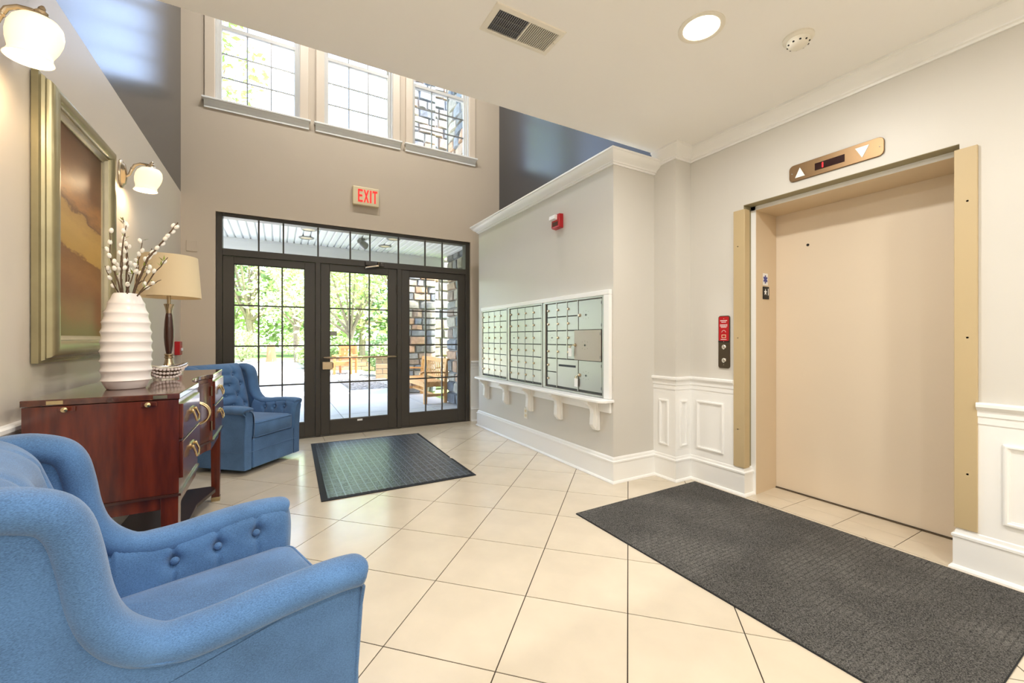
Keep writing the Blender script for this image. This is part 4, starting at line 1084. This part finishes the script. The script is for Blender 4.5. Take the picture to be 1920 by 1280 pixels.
MB().tube([ov(2 * math.pi * k / 40, 0.097, 0.056, 0.068) for k in range(40)], 0.005, 6, closed=True).build('rim', 'chrome', bw, world=False, smooth=True)
for k in range(8):
    a = 2 * math.pi * k / 8
    MB().tube([ov(a, 0.062, 0.034, 0.006), ov(a, 0.097, 0.056, 0.068)], 0.0025, 5).build('rib', 'chrome', bw, world=False)

# ================================================================== ARMCHAIRS (local: x = facing)
def sstep(a, b, x):
    t = max(0.0, min(1.0, (x - a) / (b - a))); return t * t * (3 - 2 * t)
def armchair(label, loc, rotz):
    ch = thing('tufted_armchair', label, 'armchair', loc, rotz, group='blue tufted swivel armchairs')
    F = 'blue_fabric'
    B = lambda m, n, **k: m.build(n, k.pop('mat', F), k.pop('par', ch), world=False, smooth=True, **k)
    B(MB().lathe([(0, 0), (0.24, 0), (0.25, 0.01), (0.25, 0.03), (0.06, 0.04), (0.06, 0.06)], 32), 'swivel_base', mat='black')
    # top line of the side panels: arm front -> arm -> wing -> top of the back
    TOP = [(0.412, 0.574), (0.395, 0.588), (0.33, 0.598), (0.24, 0.600), (0.15, 0.596), (0.06, 0.590), (-0.01, 0.594), (-0.055, 0.618), (-0.088, 0.660), (-0.106, 0.715), (-0.118, 0.790), (-0.134, 0.858), (-0.162, 0.902), (-0.205, 0.926), (-0.26, 0.938), (-0.33, 0.930), (-0.385, 0.905)]
    def cat(P, n):
        out = []
        for i in range(len(P) - 1):
            p0, p1, p2, p3 = [Vector(P[max(0, min(len(P) - 1, i + d))]) for d in (-1, 0, 1, 2)]
            for k in range(n):
                t = k / n
                out.append(0.5 * ((2 * p1) + (-p0 + p2) * t + (2 * p0 - 5 * p1 + 4 * p2 - p3) * t * t + (-p0 + 3 * p1 - 3 * p2 + p3) * t ** 3))
        return out + [Vector(P[-1])]
    crv = cat(TOP, 4)
    nrm = [Vector((-(crv[min(i + 1, len(crv) - 1)] - crv[max(i - 1, 0)]).normalized().y * -1, -(crv[min(i + 1, len(crv) - 1)] - crv[max(i - 1, 0)]).normalized().x)) for i in range(len(crv))]
    buttons = [(0.272, 0.515), (0.160, 0.508), (0.048, 0.502)]
    for s in (1, -1):
        # outer panel with rolled pad on top
        inner = [c - n * 0.034 for c, n in zip(crv, nrm)]
        poly = [(p.x, p.y) for p in inner] + [(-0.372, 0.80), (-0.352, 0.45), (-0.340, 0.045), (0.372, 0.045), (0.374, 0.30), (0.386, 0.46)]
        poly[0] = (0.386, 0.535)
        arm = MB().prism(poly, s * 0.262, s * 0.334, 'y').build('arm', F, ch, world=False, bevel=0.010, seg=3)
        m = MB(); NR = 18
        for i, (c, n) in enumerate(zip(crv, nrm)):
            e = {0: 0.30, 1: 0.62, 2: 0.80, 3: 0.91, 4: 0.97}.get(i, 1.0)
            if i > len(crv) - 3: e = 0.8
            pinch = 1 - 0.10 * math.exp(-((c.x + 0.02) / 0.02) ** 2) * (1 if c.y < 0.63 else 0)
            fl = 0.010 * sstep(0.0, 0.3, c.x)
            p = c - n * 0.036
            for k in range(NR):
                a = 2 * math.pi * k / NR
                cs, sn = math.cos(a), math.sin(a)
                oy = 0.056 * math.copysign(abs(cs) ** 0.8, cs) * e * pinch; on = 0.037 * math.copysign(abs(sn) ** 0.9, sn) * e * pinch
                m.v.append((p.x + n.x * on, s * (0.297 + fl + oy), p.y + n.y * on))
        L_ = len(crv)
        for i in range(L_ - 1):
            for k in range(NR):
                m.f.append((i * NR + k, i * NR + (k + 1) % NR, (i + 1) * NR + (k + 1) % NR, (i + 1) * NR + k))
        m.f += [tuple(range(NR)), tuple((L_ - 1) * NR + k for k in range(NR))[::-1]]
        B(m, 'arm_roll', par=arm, angle=180)
        # piping below the roll and down the front edge
        pip = [(0.366, s * 0.333, z) for z in (0.06, 0.2)] + [(0.368, s * 0.333, 0.30), (0.379, s * 0.334, 0.46), (0.386, s * 0.340, 0.520)]
        for i in range(5, L_ - 1):
            c, n = crv[i], nrm[i]
            fl = 0.010 * sstep(0.0, 0.3, c.x)
            p = c - n * 0.052
            pip.append((p.x, s * (0.342 + fl), p.y))
        B(MB().tube(pip, 0.0050, 7), 'piping', par=arm)
        # tufted inside of the arm
        def pad(u, v):
            x = -0.10 + 0.488 * u; zt = min((c.y for c in crv if abs(c.x - x) < 0.03 and c.y < 0.62), default=0.59) - 0.004; z = 0.30 + (zt - 0.30) * v
            y = 0.220 + 0.014 * (1 - math.sin(math.pi * min(1, v * 1.1 + 0.1)))
            if z > zt - 0.080: y += 0.060 * ((z - zt + 0.080) / 0.080) ** 3
            if u > 0.93: y += 0.03 * ((u - 0.93) / 0.07) ** 2
            for (a_, b_) in buttons:
                dx, dz = x - a_, z - b_
                y += 0.024 * math.exp(-(dx * dx + dz * dz) / 0.021 ** 2) + 0.008 * math.exp(-(dx / 0.007) ** 2)
            return (x + 0.012 * sstep(0.35, 0.55, z) * u, s * y, z)
        B(MB().grid(90, 44, pad), 'arm_pad', par=arm, angle=180)
        for (a_, b_) in buttons:
            B(MB().ball((a_ + 0.006, s * 0.240, b_), (0.012, 0.008, 0.012), 12, 8), 'button', par=arm)
        B(MB().tube([(0.373, s * 0.3335, 0.195), (0.2, s * 0.3345, 0.195), (-0.34, s * 0.3345, 0.195)], 0.0028, 6), 'seam', par=arm)
    # tufted back
    NU, NV = 168, 84
    rows = [(0.835, 0.0), (0.735, 0.065), (0.635, 0.0), (0.535, 0.065)]
    pts = []
    for r, (z, off) in enumerate(rows):
        for k in range(-3, 4):
            y = k * 0.13 + off
            if abs(y) < 0.25: pts.append((y, z))
    segs = []
    for i, a in enumerate(pts):
        for b in pts[i + 1:]:
            if abs(abs(a[1] - b[1]) - 0.10) < 0.01 and abs(abs(a[0] - b[0]) - 0.065) < 0.01: segs.append((a, b))
        if a[1] > 0.8: segs.append((a, (a[0], 0.93)))
    def tuft(y, z):
        d = 0.0
        for (a, b) in pts:
            q2 = (y - a) ** 2 + (z - b) ** 2
            if q2 < 0.012: d += 0.030 * math.exp(-q2 / 0.024 ** 2)
        c = 0.0
        for (a, b) in segs:
            vx, vz = b[0] - a[0], b[1] - a[1]; L2 = vx * vx + vz * vz
            t = max(0, min(1, ((y - a[0]) * vx + (z - a[1]) * vz) / L2))
            q2 = (y - a[0] - vx * t) ** 2 + (z - a[1] - vz * t) ** 2
            if q2 < 0.001: c = max(c, 0.011 * math.exp(-q2 / 0.0085 ** 2))
        return d + c
    Z0, Z1 = 0.34, 0.942
    def backpt(u, v):
        if v < 0.84:
            z = Z0 + (0.872 - Z0) * v / 0.84; k = 1.0
        else:
            a = (v - 0.84) / 0.16 * math.pi / 2
            z = 0.872 + (Z1 - 0.872) * math.sin(a); k = math.cos(a)
        hw = 0.272 - 0.01 * (1 - k)
        xf = -0.110 - 0.120 * (z - 0.45) / 0.47 + 0.012 * math.sin(math.pi * max(0, min(1, (z - 0.40) / 0.5)))
        xb = -0.335 - 0.062 * sstep(0.3, 0.95, z)
        mid, th = (xf + xb) / 2, (xf - xb) / 2
        th = th * max(0.02, k) if k < 1 else th
        ph = 2 * math.pi * u
        cs, sn = math.cos(ph), math.sin(ph)
        y = hw * math.copysign(abs(cs) ** 0.42, cs); x = mid + th * math.copysign(abs(sn) ** 0.55, sn)
        if sn > 0: x -= tuft(y, z) * min(1, sn * 1.6) * (k if k < 1 else 1)
        return (x, y, z)
    m = MB().grid(NU, NV, backpt, closed_u=True)
    m.f.append(tuple((NV - 1) * NU + i for i in range(NU))); m.f.append(tuple(range(NU))[::-1])
    bk = B(m, 'backrest', angle=180, fix=False)
    for (y, z) in pts:
        if z < 0.5: continue
        xf = -0.110 - 0.120 * (z - 0.45) / 0.47 + 0.012 * math.sin(math.pi * max(0, min(1, (z - 0.40) / 0.5)))
        sn = 1 - (abs(y) / 0.34) ** 5
        B(MB().ball((xf - 0.028 - 0.03 * (1 - sn), y, z), (0.008, 0.013, 0.013), 12, 8), 'button', par=bk)
    # seat cushion
    m = MB()
    def rr(hx0, hx1, hy, r, z, n=6):
        return [(a, b, z) for a, b in rounded(hx0, -hy, hx1, hy, r, n)]
    lv = [(0.030, 0.305), (0.010, 0.312), (0.0, 0.330), (0.0, 0.425), (0.008, 0.441), (0.022, 0.449), (0.06, 0.457), (0.11, 0.464), (0.17, 0.468), (0.22, 0.469)]
    N = None
    for ins, z in lv:
        r = rr(-0.16 + ins, 0.388 - ins, 0.243 - min(ins, 0.235), max(0.004, 0.05 - ins * 0.4), z)
        N = len(r); m.v += r
    for i in range(len(lv) - 1):
        for k in range(N): m.f.append((i * N + k, i * N + (k + 1) % N, (i + 1) * N + (k + 1) % N, (i + 1) * N + k))
    m.f += [tuple(range(N))[::-1], tuple((len(lv) - 1) * N + k for k in range(N))]
    cu = B(m, 'seat_cushion', angle=60)
    for z in (0.438, 0.318):
        B(MB().tube([(a, b, z) for a, b, _ in rr(-0.155, 0.3845, 0.2395, 0.05, z)], 0.0045, 7, closed=True), 'piping', par=cu)
    fr = B(MB().box(0.30, -0.250, 0.045, 0.378, 0.250, 0.306), 'front_rail', bevel=0.012, seg=3)
    B(MB().tube([(0.379, -0.30, 0.195), (0.379, 0.30, 0.195)], 0.0028, 6), 'seam', par=fr)
    B(MB().box(-0.345, -0.28, 0.045, -0.30, 0.28, 0.5), 'back_panel', bevel=0.012)
    B(MB().box(-0.32, -0.26, 0.05, 0.33, 0.26, 0.30), 'seat_frame')
    return ch
near_chair = armchair('large blue tufted armchair in front of the wooden console', (-0.26, 1.406, 0), math.radians(16.6))
far_chair = copy_tree(near_chair)
far_chair['label'] = 'blue tufted armchair standing by the glass sidelight'
far_chair.location = (-0.300, 4.790, 0); far_chair.rotation_euler = (0, 0, math.radians(-41.3))

# ================================================================== MATS
dm = thing('door_mat', 'black rubber scraper mat in front of the entrance door', 'door mat', (0.92, 4.26, 0))
outl = [(0.338, 5.225), (1.556, 5.155), (1.520, 3.965), (1.498, 3.930), (1.524, 3.905), (1.520, 3.330), (0.284, 3.338)]
MB().prism(outl, 0.0005, 0.007).build('mat_border', 'rubber_base', dm, bevel=0.003)
cx_, cy_ = 0.92, 4.26
inn = [(0.378, 5.190), (1.520, 5.122), (1.486, 3.364), (0.330, 3.372)]
MB().prism(inn, 0.006, 0.0105).build('scraper_field', 'scraper_rubber', dm, bevel=0.002)
rn = thing('carpet_runner', 'charcoal carpet mat on the floor in front of the elevator', 'carpet mat', (2.42, 1.34, 0))
MB().prism([(1.775, 0.415), (3.04, 0.43), (3.035, 2.283), (1.773, 2.262)], 0.0005, 0.005).build('mat_backing', 'rubber_base', rn, bevel=0.001)
MB().prism([(1.778, 0.418), (3.037, 0.433), (3.032, 2.280), (1.776, 2.259)], 0.004, 0.0095).build('pile', 'runner_pile', rn, bevel=0.002)

# ================================================================== OUTSIDE
GZ = -0.02
gr = struct(bx('ground', 'lawn', None, -40, 5.76, -0.30, 40, 60, GZ - 0.06), 'green lawn beyond the paved terrace', 'lawn')
pt = struct(bx('terrace', 'concrete_joint', None, -8, 5.77, -0.07, 2.9, 27, GZ - 0.008), 'pale concrete terrace outside the entrance', 'terrace')
xs = [-8.0, -6.61, -5.11, -3.61, -2.11, -0.61, 0.89, 2.39, 2.9]
ys = [5.77, 7.16, 8.96, 10.76, 12.56, 14.9, 17.3, 19.7, 22.1, 24.5, 27.0]
for i in range(len(xs) - 1):
    for j in range(len(ys) - 1):
        if xs[i] > 0.8 and ys[j] > 8.9: continue
        bx('concrete_slab', 'concrete', pt, xs[i] + 0.006, ys[j] + 0.006, -0.04, xs[i + 1] - 0.006, ys[j + 1] - 0.006, GZ)
bx('concrete_slab', 'concrete', pt, 0.896, 8.966, -0.04, 1.50, 16.6, GZ)
bx('concrete_slab', 'concrete', pt, 1.506, 8.966, -0.04, 2.385, 10.44, GZ)
# gravel bed
gv = MB()
rng = random.Random(11)
gv.box(1.506, 10.45, -0.06, 2.55, 16.6, -0.035)
for k in range(2600):
    x, y = rng.uniform(1.56, 2.5), 10.5 + 6.0 * rng.random() ** 1.5
    r = rng.uniform(0.025, 0.055)
    gv.ball((x, y, -0.03), (r, r * rng.uniform(.7, 1), r * 0.6), 5, 3)
g_ = gv.build('gravel', 'pebble')
tag(g_, 'pale river gravel bed beside the terrace', 'gravel', kind='stuff')

# porch roof: planks, beam, lights
po = tag(thing('porch_roof', 'white boarded porch ceiling outside the transom', 'porch roof', (0, 6.7, 2.42)), kind='structure')
bx('roof_deck', 'porch_white', po, -3.2, 5.77, 2.775, 2.83, 8.1, 2.9)
pm = None
for k in range(56):
    x = -2.75 + 0.1 * k
    if pm is None:
        pm = MB().prism([(0.007, 2.760), (0.016, 2.748), (0.084, 2.748), (0.093, 2.760), (0.093, 2.774), (0.007, 2.774)], 5.775, 7.70, 'y').build('plank', 'porch_white', po, world=False)
        pm.location = (x, -6.7, -2.42)
    else:
        o = bpy.data.objects.new('plank', pm.data); C.objects.link(o); o.parent = po; o.location = (x, -6.7, -2.42)
bx('beam', 'porch_white', po, -3.2, 7.70, 2.42, 2.83, 7.95, 2.775)
bx('trim_strip', 'porch_white', po, -3.2, 7.685, 2.715, 2.83, 7.70, 2.748)
bx('post', 'porch_white', po, -2.95, 7.72, -0.03, -2.75, 7.93, 2.42)
plab = ('porch ceiling light over the door side, away from the stone wall', 'porch ceiling light near the beam, away from the stone wall', 'porch ceiling light over the door side, toward the stone wall', 'porch ceiling light near the beam, toward the stone wall')
for k, (x, y) in enumerate(((0.40, 6.58), (0.40, 7.15), (1.585, 6.57), (1.585, 7.15))):
    p = thing('porch_light', plab[k], 'ceiling light', (x, y, 2.748), group='porch ceiling lights')
    MB().lathe([(0.105, 0), (0.105, -0.010), (0.085, -0.014), (0.080, -0.004)], 28, (x, y, 2.748), cap=False).build('trim_ring', 'mail_alu_dark', p, smooth=True)
    MB().lathe([(0.080, -0.006), (0.05, -0.010), (0, -0.012)], 28, (x, y, 2.748)).build('lens', 'cream_plastic', p, smooth=True)
fl_ = thing('porch_floodlight', 'small grey floodlight hanging from the porch ceiling', 'floodlight', (1.156, 6.8, 2.748))
MB().lathe([(0.05, 0), (0.05, -0.02), (0.02, -0.025), (0.015, -0.06)], 16, (1.156, 6.8, 2.748)).build('mount', 'mail_alu_dark', fl_, smooth=True)
MB().tube([(1.11, 6.76, 2.70), (1.15, 6.82, 2.685), (1.22, 6.90, 2.66)], [0.035, 0.05, 0.062], 14).build('lamp_head', 'mail_alu_dark', fl_, smooth=True)

# stone wing of the building
def stone_mesh(w, h, d, rg):
    j = lambda a: rg.uniform(-a, a)
    b = [(0, 0), (w, 0), (w, h), (0, h)]
    v = [(x, 0, z) for x, z in b]
    ins = min(w, h) * 0.12
    fr = [(ins + j(.015), d * rg.uniform(.6, 1), ins + j(.01)), (w / 2 + j(.02), d * rg.uniform(.8, 1.3), ins * 0.8 + j(.01)), (w - ins + j(.015), d * rg.uniform(.6, 1), ins + j(.01)),
          (w - ins + j(.015), d * rg.uniform(.6, 1), h - ins + j(.01)), (w / 2 + j(.02), d * rg.uniform(.8, 1.3), h - ins * 0.8 + j(.01)), (ins + j(.015), d * rg.uniform(.6, 1), h - ins + j(.01))]
    v += fr
    f = [(0, 1, 5, 4), (1, 6, 5), (1, 2, 7, 6), (2, 3, 8, 7), (3, 9, 8), (3, 0, 4, 9), (4, 5, 8, 9), (5, 6, 7, 8)]
    return v, f
def stone_face(parent, fn, W, Hh, rg, rowh=(0.13, 0.24), ww=(0.22, 0.55), z0=0.0):
    z = z0
    while z < Hh:
        h = rg.uniform(*rowh)
        x = 0.0
        while x < W - 0.02:
            w = min(rg.uniform(*ww), W - x)
            if W - x - w < 0.12: w = W - x
            v, f = stone_mesh(w - 0.012, h - 0.012, 0.055, rg)
            MB().add([fn(a + x + 0.006, c + z + 0.006, b) for a, b, c in v], f).build('stone', rg.choice(STONES), parent, fix=False)
            x += w
        z += h
rg = random.Random(5)
wg = struct(bx('wall_stone_wing', 'mortar', None, 2.87, 5.775, -0.05, 5.2, 7.55, 7.2), 'rough stone wing wall beside the porch', 'stone wall')
stone_face(wg, lambda u, z, d: (2.87 - d, 7.55 - u, z), 1.7, 7.0, rg, (0.14, 0.26), (0.22, 0.5), -0.02)
pr_ = struct(bx('wall_stone_pier', 'mortar', None, 2.40, 9.25, -0.05, 3.19, 10.4, 8.2), 'coursed stone pier standing behind the bench', 'stone wall')
stone_face(pr_, lambda u, z, d: (2.40 + u, 9.25 - d, z), 0.79, 7.8, rg, (0.11, 0.22), (0.16, 0.42), -0.02)
rc = struct(bx('wall_stone_recess', 'mortar', None, 3.19, 10.0, -0.05, 5.2, 10.5, 8.2), 'stone wall set back between pier and wing', 'stone wall')
stone_face(rc, lambda u, z, d: (3.19 + u, 10.0 - d, z), 0.9, 7.8, rg, (0.17, 0.30), (0.3, 0.5), -0.02)

# bench (faces -x, near end at y = 7.52)
be = thing('teak_bench', 'teak garden bench with slatted back under the porch', 'bench', (2.6, 8.25, GZ))
T = 'teak'
by0, by1, bxf, bxb = 7.50, 9.05, 2.37, 2.82
for y in (by0, by1 - 0.06):
    MB().box(bxf, y, GZ, bxf + 0.06, y + 0.06, 0.555).build('leg', T, be, bevel=0.004)
    MB().add([p for (z, o) in ((GZ, 0.0), (0.38, 0.0), (0.81, 0.05)) for p in ((bxb - 0.06 + o, y, z), (bxb + o, y, z), (bxb + o, y + 0.06, z), (bxb - 0.06 + o, y + 0.06, z))],
             [(0, 3, 2, 1), (8, 9, 10, 11)] + [(i * 4 + k, i * 4 + (k + 1) % 4, i * 4 + 4 + (k + 1) % 4, i * 4 + 4 + k) for i in (0, 1) for k in range(4)]).build('back_post', T, be, bevel=0.004)
    MB().prism([(bxf - 0.08, 0.525), (bxf - 0.075, 0.56), (bxf - 0.02, 0.585), (bxb + 0.02, 0.565), (bxb + 0.02, 0.535), (bxf - 0.02, 0.553)], y - 0.008, y + 0.068, 'y').build('armrest', T, be, bevel=0.004)
    bx('seat_bearer', T, be, bxf + 0.06, y + 0.01, 0.295, bxb - 0.06, y + 0.05, 0.365)
    bx('stretcher', T, be, bxf + 0.06, y + 0.015, 0.11, bxb - 0.06, y + 0.045, 0.16)
bx('front_rail', T, be, bxf + 0.01, by0 + 0.06, 0.29, bxf + 0.045, by1 - 0.06, 0.365); bx('back_rail', T, be, bxb - 0.05, by0 + 0.06, 0.29, bxb - 0.015, by1 - 0.06, 0.365)
bx('long_stretcher', T, be, 2.58, by0 + 0.03, 0.12, 2.61, by1 - 0.03, 0.155)
for k in range(6):
    x = bxf - 0.01 + k * 0.076
    bx('seat_slat', T, be, x, by0 + 0.01, 0.365, x + 0.062, by1 - 0.01, 0.387, bevel=0.003)
def lean(x, z): return x + 0.05 * (z - 0.38) / 0.43
MB().prism([(lean(bxb - 0.05, 0.735), 0.735), (lean(bxb - 0.01, 0.735), 0.735), (lean(bxb - 0.01, 0.81), 0.81), (lean(bxb - 0.05, 0.81), 0.81)], by0 + 0.05, by1 - 0.05, 'y').build('top_rail', T, be, bevel=0.004)
MB().prism([(lean(bxb - 0.05, 0.42), 0.42), (lean(bxb - 0.015, 0.42), 0.42), (lean(bxb - 0.015, 0.46), 0.46), (lean(bxb - 0.05, 0.46), 0.46)], by0 + 0.05, by1 - 0.05, 'y').build('lower_rail', T, be)
y = by0 + 0.13
while y < by1 - 0.12:
    MB().prism([(lean(bxb - 0.036, 0.45), 0.45), (lean(bxb - 0.024, 0.45), 0.45), (lean(bxb - 0.024, 0.745), 0.745), (lean(bxb - 0.036, 0.745), 0.745)], y, y + 0.036, 'y').build('back_slat', T, be)
    y += 0.104

# orange garden chair in the distance
gc = thing('garden_chair', 'orange cedar garden chair by the planting bed', 'chair', (2.05, 15.3, GZ), math.radians(-25))
K = lambda n, *a: MB().box(*a).build(n, 'cedar_orange', gc, world=False, bevel=0.005)
for sx in (-0.3, 0.24):
    K('leg', sx, -0.32, 0, sx + 0.07, -0.25, 0.62); K('back_leg', sx, 0.28, 0, sx + 0.07, 0.35, 0.98)
    K('armrest', sx - 0.02, -0.36, 0.62, sx + 0.09, 0.34, 0.66)
for k in range(5): K('seat_slat', -0.25, -0.28 + 0.115 * k, 0.40, 0.26, -0.18 + 0.115 * k, 0.43)
K('top_rail', -0.25, 0.29, 0.86, 0.26, 0.34, 0.97); K('lower_rail', -0.25, 0.29, 0.50, 0.26, 0.34, 0.56); K('front_rail', -0.25, -0.31, 0.30, 0.26, -0.27, 0.40)
for k in range(4): K('back_slat', -0.21 + 0.12 * k, 0.30, 0.55, -0.12 + 0.12 * k, 0.33, 0.87)

# low block retaining walls
def block_wall(label, p0, p1, hgt):
    p0, p1 = Vector(p0), Vector(p1)
    L = (p1 - p0).length; ang = math.atan2((p1 - p0).y, (p1 - p0).x)
    w = thing('retaining_wall', label, 'retaining wall', (p0.x, p0.y, GZ - 0.03), ang, group='garden retaining walls')
    w['kind'] = 'structure'
    MB().box(0, 0.02, 0, L, 0.28, hgt - 0.07).build('wall_core', 'mortar', w, world=False)
    n = int(round(hgt / 0.16)); rg2 = random.Random(int(p0.x * 10))
    for r in range(n):
        x = -0.2 * (r % 2)
        while x < L:
            a, b = max(0, x) + 0.006, min(L, x + 0.4) - 0.006
            if b - a > 0.05: MB().box(a, rg2.uniform(-0.012, 0.004), r * 0.16 + 0.006, b, 0.1, r * 0.16 + 0.154).build('block', 'block_tan', w, world=False, bevel=0.012)
            x += 0.4
    bx_ = MB().box(-0.02, -0.03, n * 0.16, L + 0.02, 0.3, n * 0.16 + 0.06).build('cap_course', 'block_tan', w, world=False, bevel=0.01)
block_wall('tan block retaining wall beside the gravel bed', (2.62, 13.1, 0), (4.4, 12.6, 0), 0.64)
block_wall('tan block retaining wall behind the orange chair', (0.9, 17.4, 0), (4.2, 16.9, 0), 0.50)
sp = thing('tree_stump', 'pale tree stump at the edge of the terrace', 'stump', (-0.25, 25.5, GZ))
MB().lathe([(0.26, 0), (0.22, 0.2), (0.20, 0.85), (0.17, 0.9), (0, 0.9)], 14, (-0.25, 25.5, GZ)).build('trunk', 'stump', sp, smooth=True)

# planting: trees and shrubs with real leaves
def leaves(mb, c, rad, n, size, rg):
    for _ in range(n):
        while True:
            d = Vector((rg.uniform(-1, 1), rg.uniform(-1, 1), rg.uniform(-1, 1)))
            if 0.25 < d.length < 1: break
        p = Vector((c[0] + d.x * rad[0], c[1] + d.y * rad[1], c[2] + d.z * rad[2]))
        if p.z < 0.0: continue
        a = Vector((rg.uniform(-1, 1), rg.uniform(-1, 1), rg.uniform(-0.6, 0.6))).normalized()
        b = a.cross(Vector((rg.uniform(-1, 1), rg.uniform(-1, 1), rg.uniform(-1, 1)))).normalized()
        s_ = size * rg.uniform(0.6, 1.3)
        o = len(mb.v)
        mb.v += [tuple(p - a * s_), tuple(p + b * s_ * 0.45), tuple(p + a * s_), tuple(p - b * s_ * 0.45)]
        mb.f.append((o, o + 1, o + 2, o + 3))
def tree(label, x, y, h, r, n, size, m, clumps=9, trunk=0.16, seed=0, low=0.25, split=0.3):
    rg = random.Random(seed)
    t = thing('garden_tree', label, 'tree', (x, y, GZ), group='trees beyond the terrace')
    fork = h * split
    tips = []
    tr = MB().tube([(x, y, GZ - 0.1), (x + rg.uniform(-.1, .1), y, fork * 0.6), (x + rg.uniform(-.1, .1), y, fork)], [trunk, trunk * 0.85, trunk * 0.75], 8).build('trunk', 'bark', t, smooth=True)
    for k in range(clumps):
        a = 2 * math.pi * k / clumps + rg.uniform(-.3, .3); rr_ = r * rg.uniform(0.25, 0.75); z = h * rg.uniform(low + 0.15, 0.92)
        tips.append((x + rr_ * math.cos(a), y + rr_ * math.sin(a), z))
    for k, p in enumerate(tips):
        mid = ((x * 0.6 + p[0] * 0.4), (y * 0.6 + p[1] * 0.4), fork + (p[2] - fork) * 0.35 if p[2] > fork else fork * 0.9)
        MB().tube([(x, y, fork * rg.uniform(0.7, 1.0)), mid, p], [trunk * 0.5, trunk * 0.32, trunk * 0.1], 6).build('branch', 'bark', t, smooth=True)
    fo = MB()
    for p in tips + [(x, y, h * 0.75)]:
        leaves(fo, p, (r * 0.5, r * 0.5, r * 0.42), n // (clumps + 1), size, rg)
    f = fo.build('foliage', m, t, fix=False); f['kind'] = 'stuff'
def shrub(label, x, y, h, r, n, m, seed, size=0.09):
    rg = random.Random(seed)
    s = thing('shrub', label, 'shrub', (x, y, GZ), group='shrubs around the terrace')
    for k in range(5):
        a = 2 * math.pi * k / 5
        MB().tube([(x, y, GZ - 0.05), (x + r * 0.4 * math.cos(a), y + r * 0.4 * math.sin(a), h * 0.7)], [0.025, 0.01], 5).build('stem', 'bark', s)
    fo = MB(); leaves(fo, (x, y, h * 0.55), (r, r, h * 0.5), n, size, rg)
    f = fo.build('foliage', m, s, fix=False); f['kind'] = 'stuff'
tree('small branching tree straight behind the entrance door', 3.0, 20.6, 7.0, 3.0, 2600, 0.13, 'leaf_b', 10, 0.15, 1, 0.2, 0.22)
tree('leaning tree above the block retaining wall', 4.9, 18.6, 8.0, 3.0, 2600, 0.13, 'leaf_a', 10, 0.17, 2, 0.3, 0.35)
tree('tall tree with drooping branches seen in the first high window', -2.6, 15.5, 12.5, 2.3, 3600, 0.13, 'leaf_a', 14, 0.2, 3, 0.35, 0.4)
tree('pale slender tree behind the armchair sidelight', 0.9, 24.0, 6.5, 2.4, 1800, 0.14, 'leaf_b', 9, 0.13, 4, 0.25, 0.3)
ordn = ('leftmost', 'second from left', 'third from left', 'fourth from left', 'fifth from left', 'sixth from left', 'rightmost')
for k, x in enumerate((-9.0, -5.2, -1.6, 2.0, 5.6, 9.2, 13.0)):
    tree('%s tree of the front woodland row behind the terrace' % ordn[k], x, 33 + 1.5 * (k % 2), 8.5 + (k % 3) * 1.2, 4.2, 2600, 0.26, ('leaf_a', 'leaf_b', 'leaf_c')[k % 3], 12, 0.25, 20 + k, 0.05, 0.25)
for k, x in enumerate((-3.4, 3.8, 11.0)):
    tree(('left', 'middle', 'right')[k] + ' one of three trees behind the front woodland row', x, 42, 10.5, 4.6, 2400, 0.3, ('leaf_b', 'leaf_a', 'leaf_c')[k], 12, 0.25, 40 + k, 0.05, 0.25)
sh_l = [(-3.2, 23.0, 2.0, 1.2, 'bushy green shrub at the outer edge of the terrace', 'leaf_a'), (-1.6, 26.0, 1.6, 1.1, 'low shrub beside the tree stump', 'leaf_b'), (1.4, 27.5, 1.6, 1.3, 'round shrub behind the slender tree', 'leaf_a'),
        (1.2, 18.75, 1.1, 0.55, 'bright shrub at the start of the chair wall', 'leaf_b'), (2.45, 18.75, 1.2, 0.6, 'leafy shrub right behind the orange chair', 'leaf_a'), (4.3, 18.85, 1.3, 0.9, 'dense shrub at the end of the chair wall', 'leaf_c'),
        (3.2, 14.15, 1.0, 0.6, 'grassy shrub on top of the block wall', 'leaf_a'), (4.75, 15.2, 1.5, 0.8, 'taller shrub above the block wall', 'leaf_c'), (-5.2, 21.0, 2.6, 1.6, 'large shrub beyond the far terrace corner', 'leaf_c')]
for k, (x, y, h, r, lab, m) in enumerate(sh_l):
    shrub(lab, x, y, h, r, 1300, m, 60 + k)
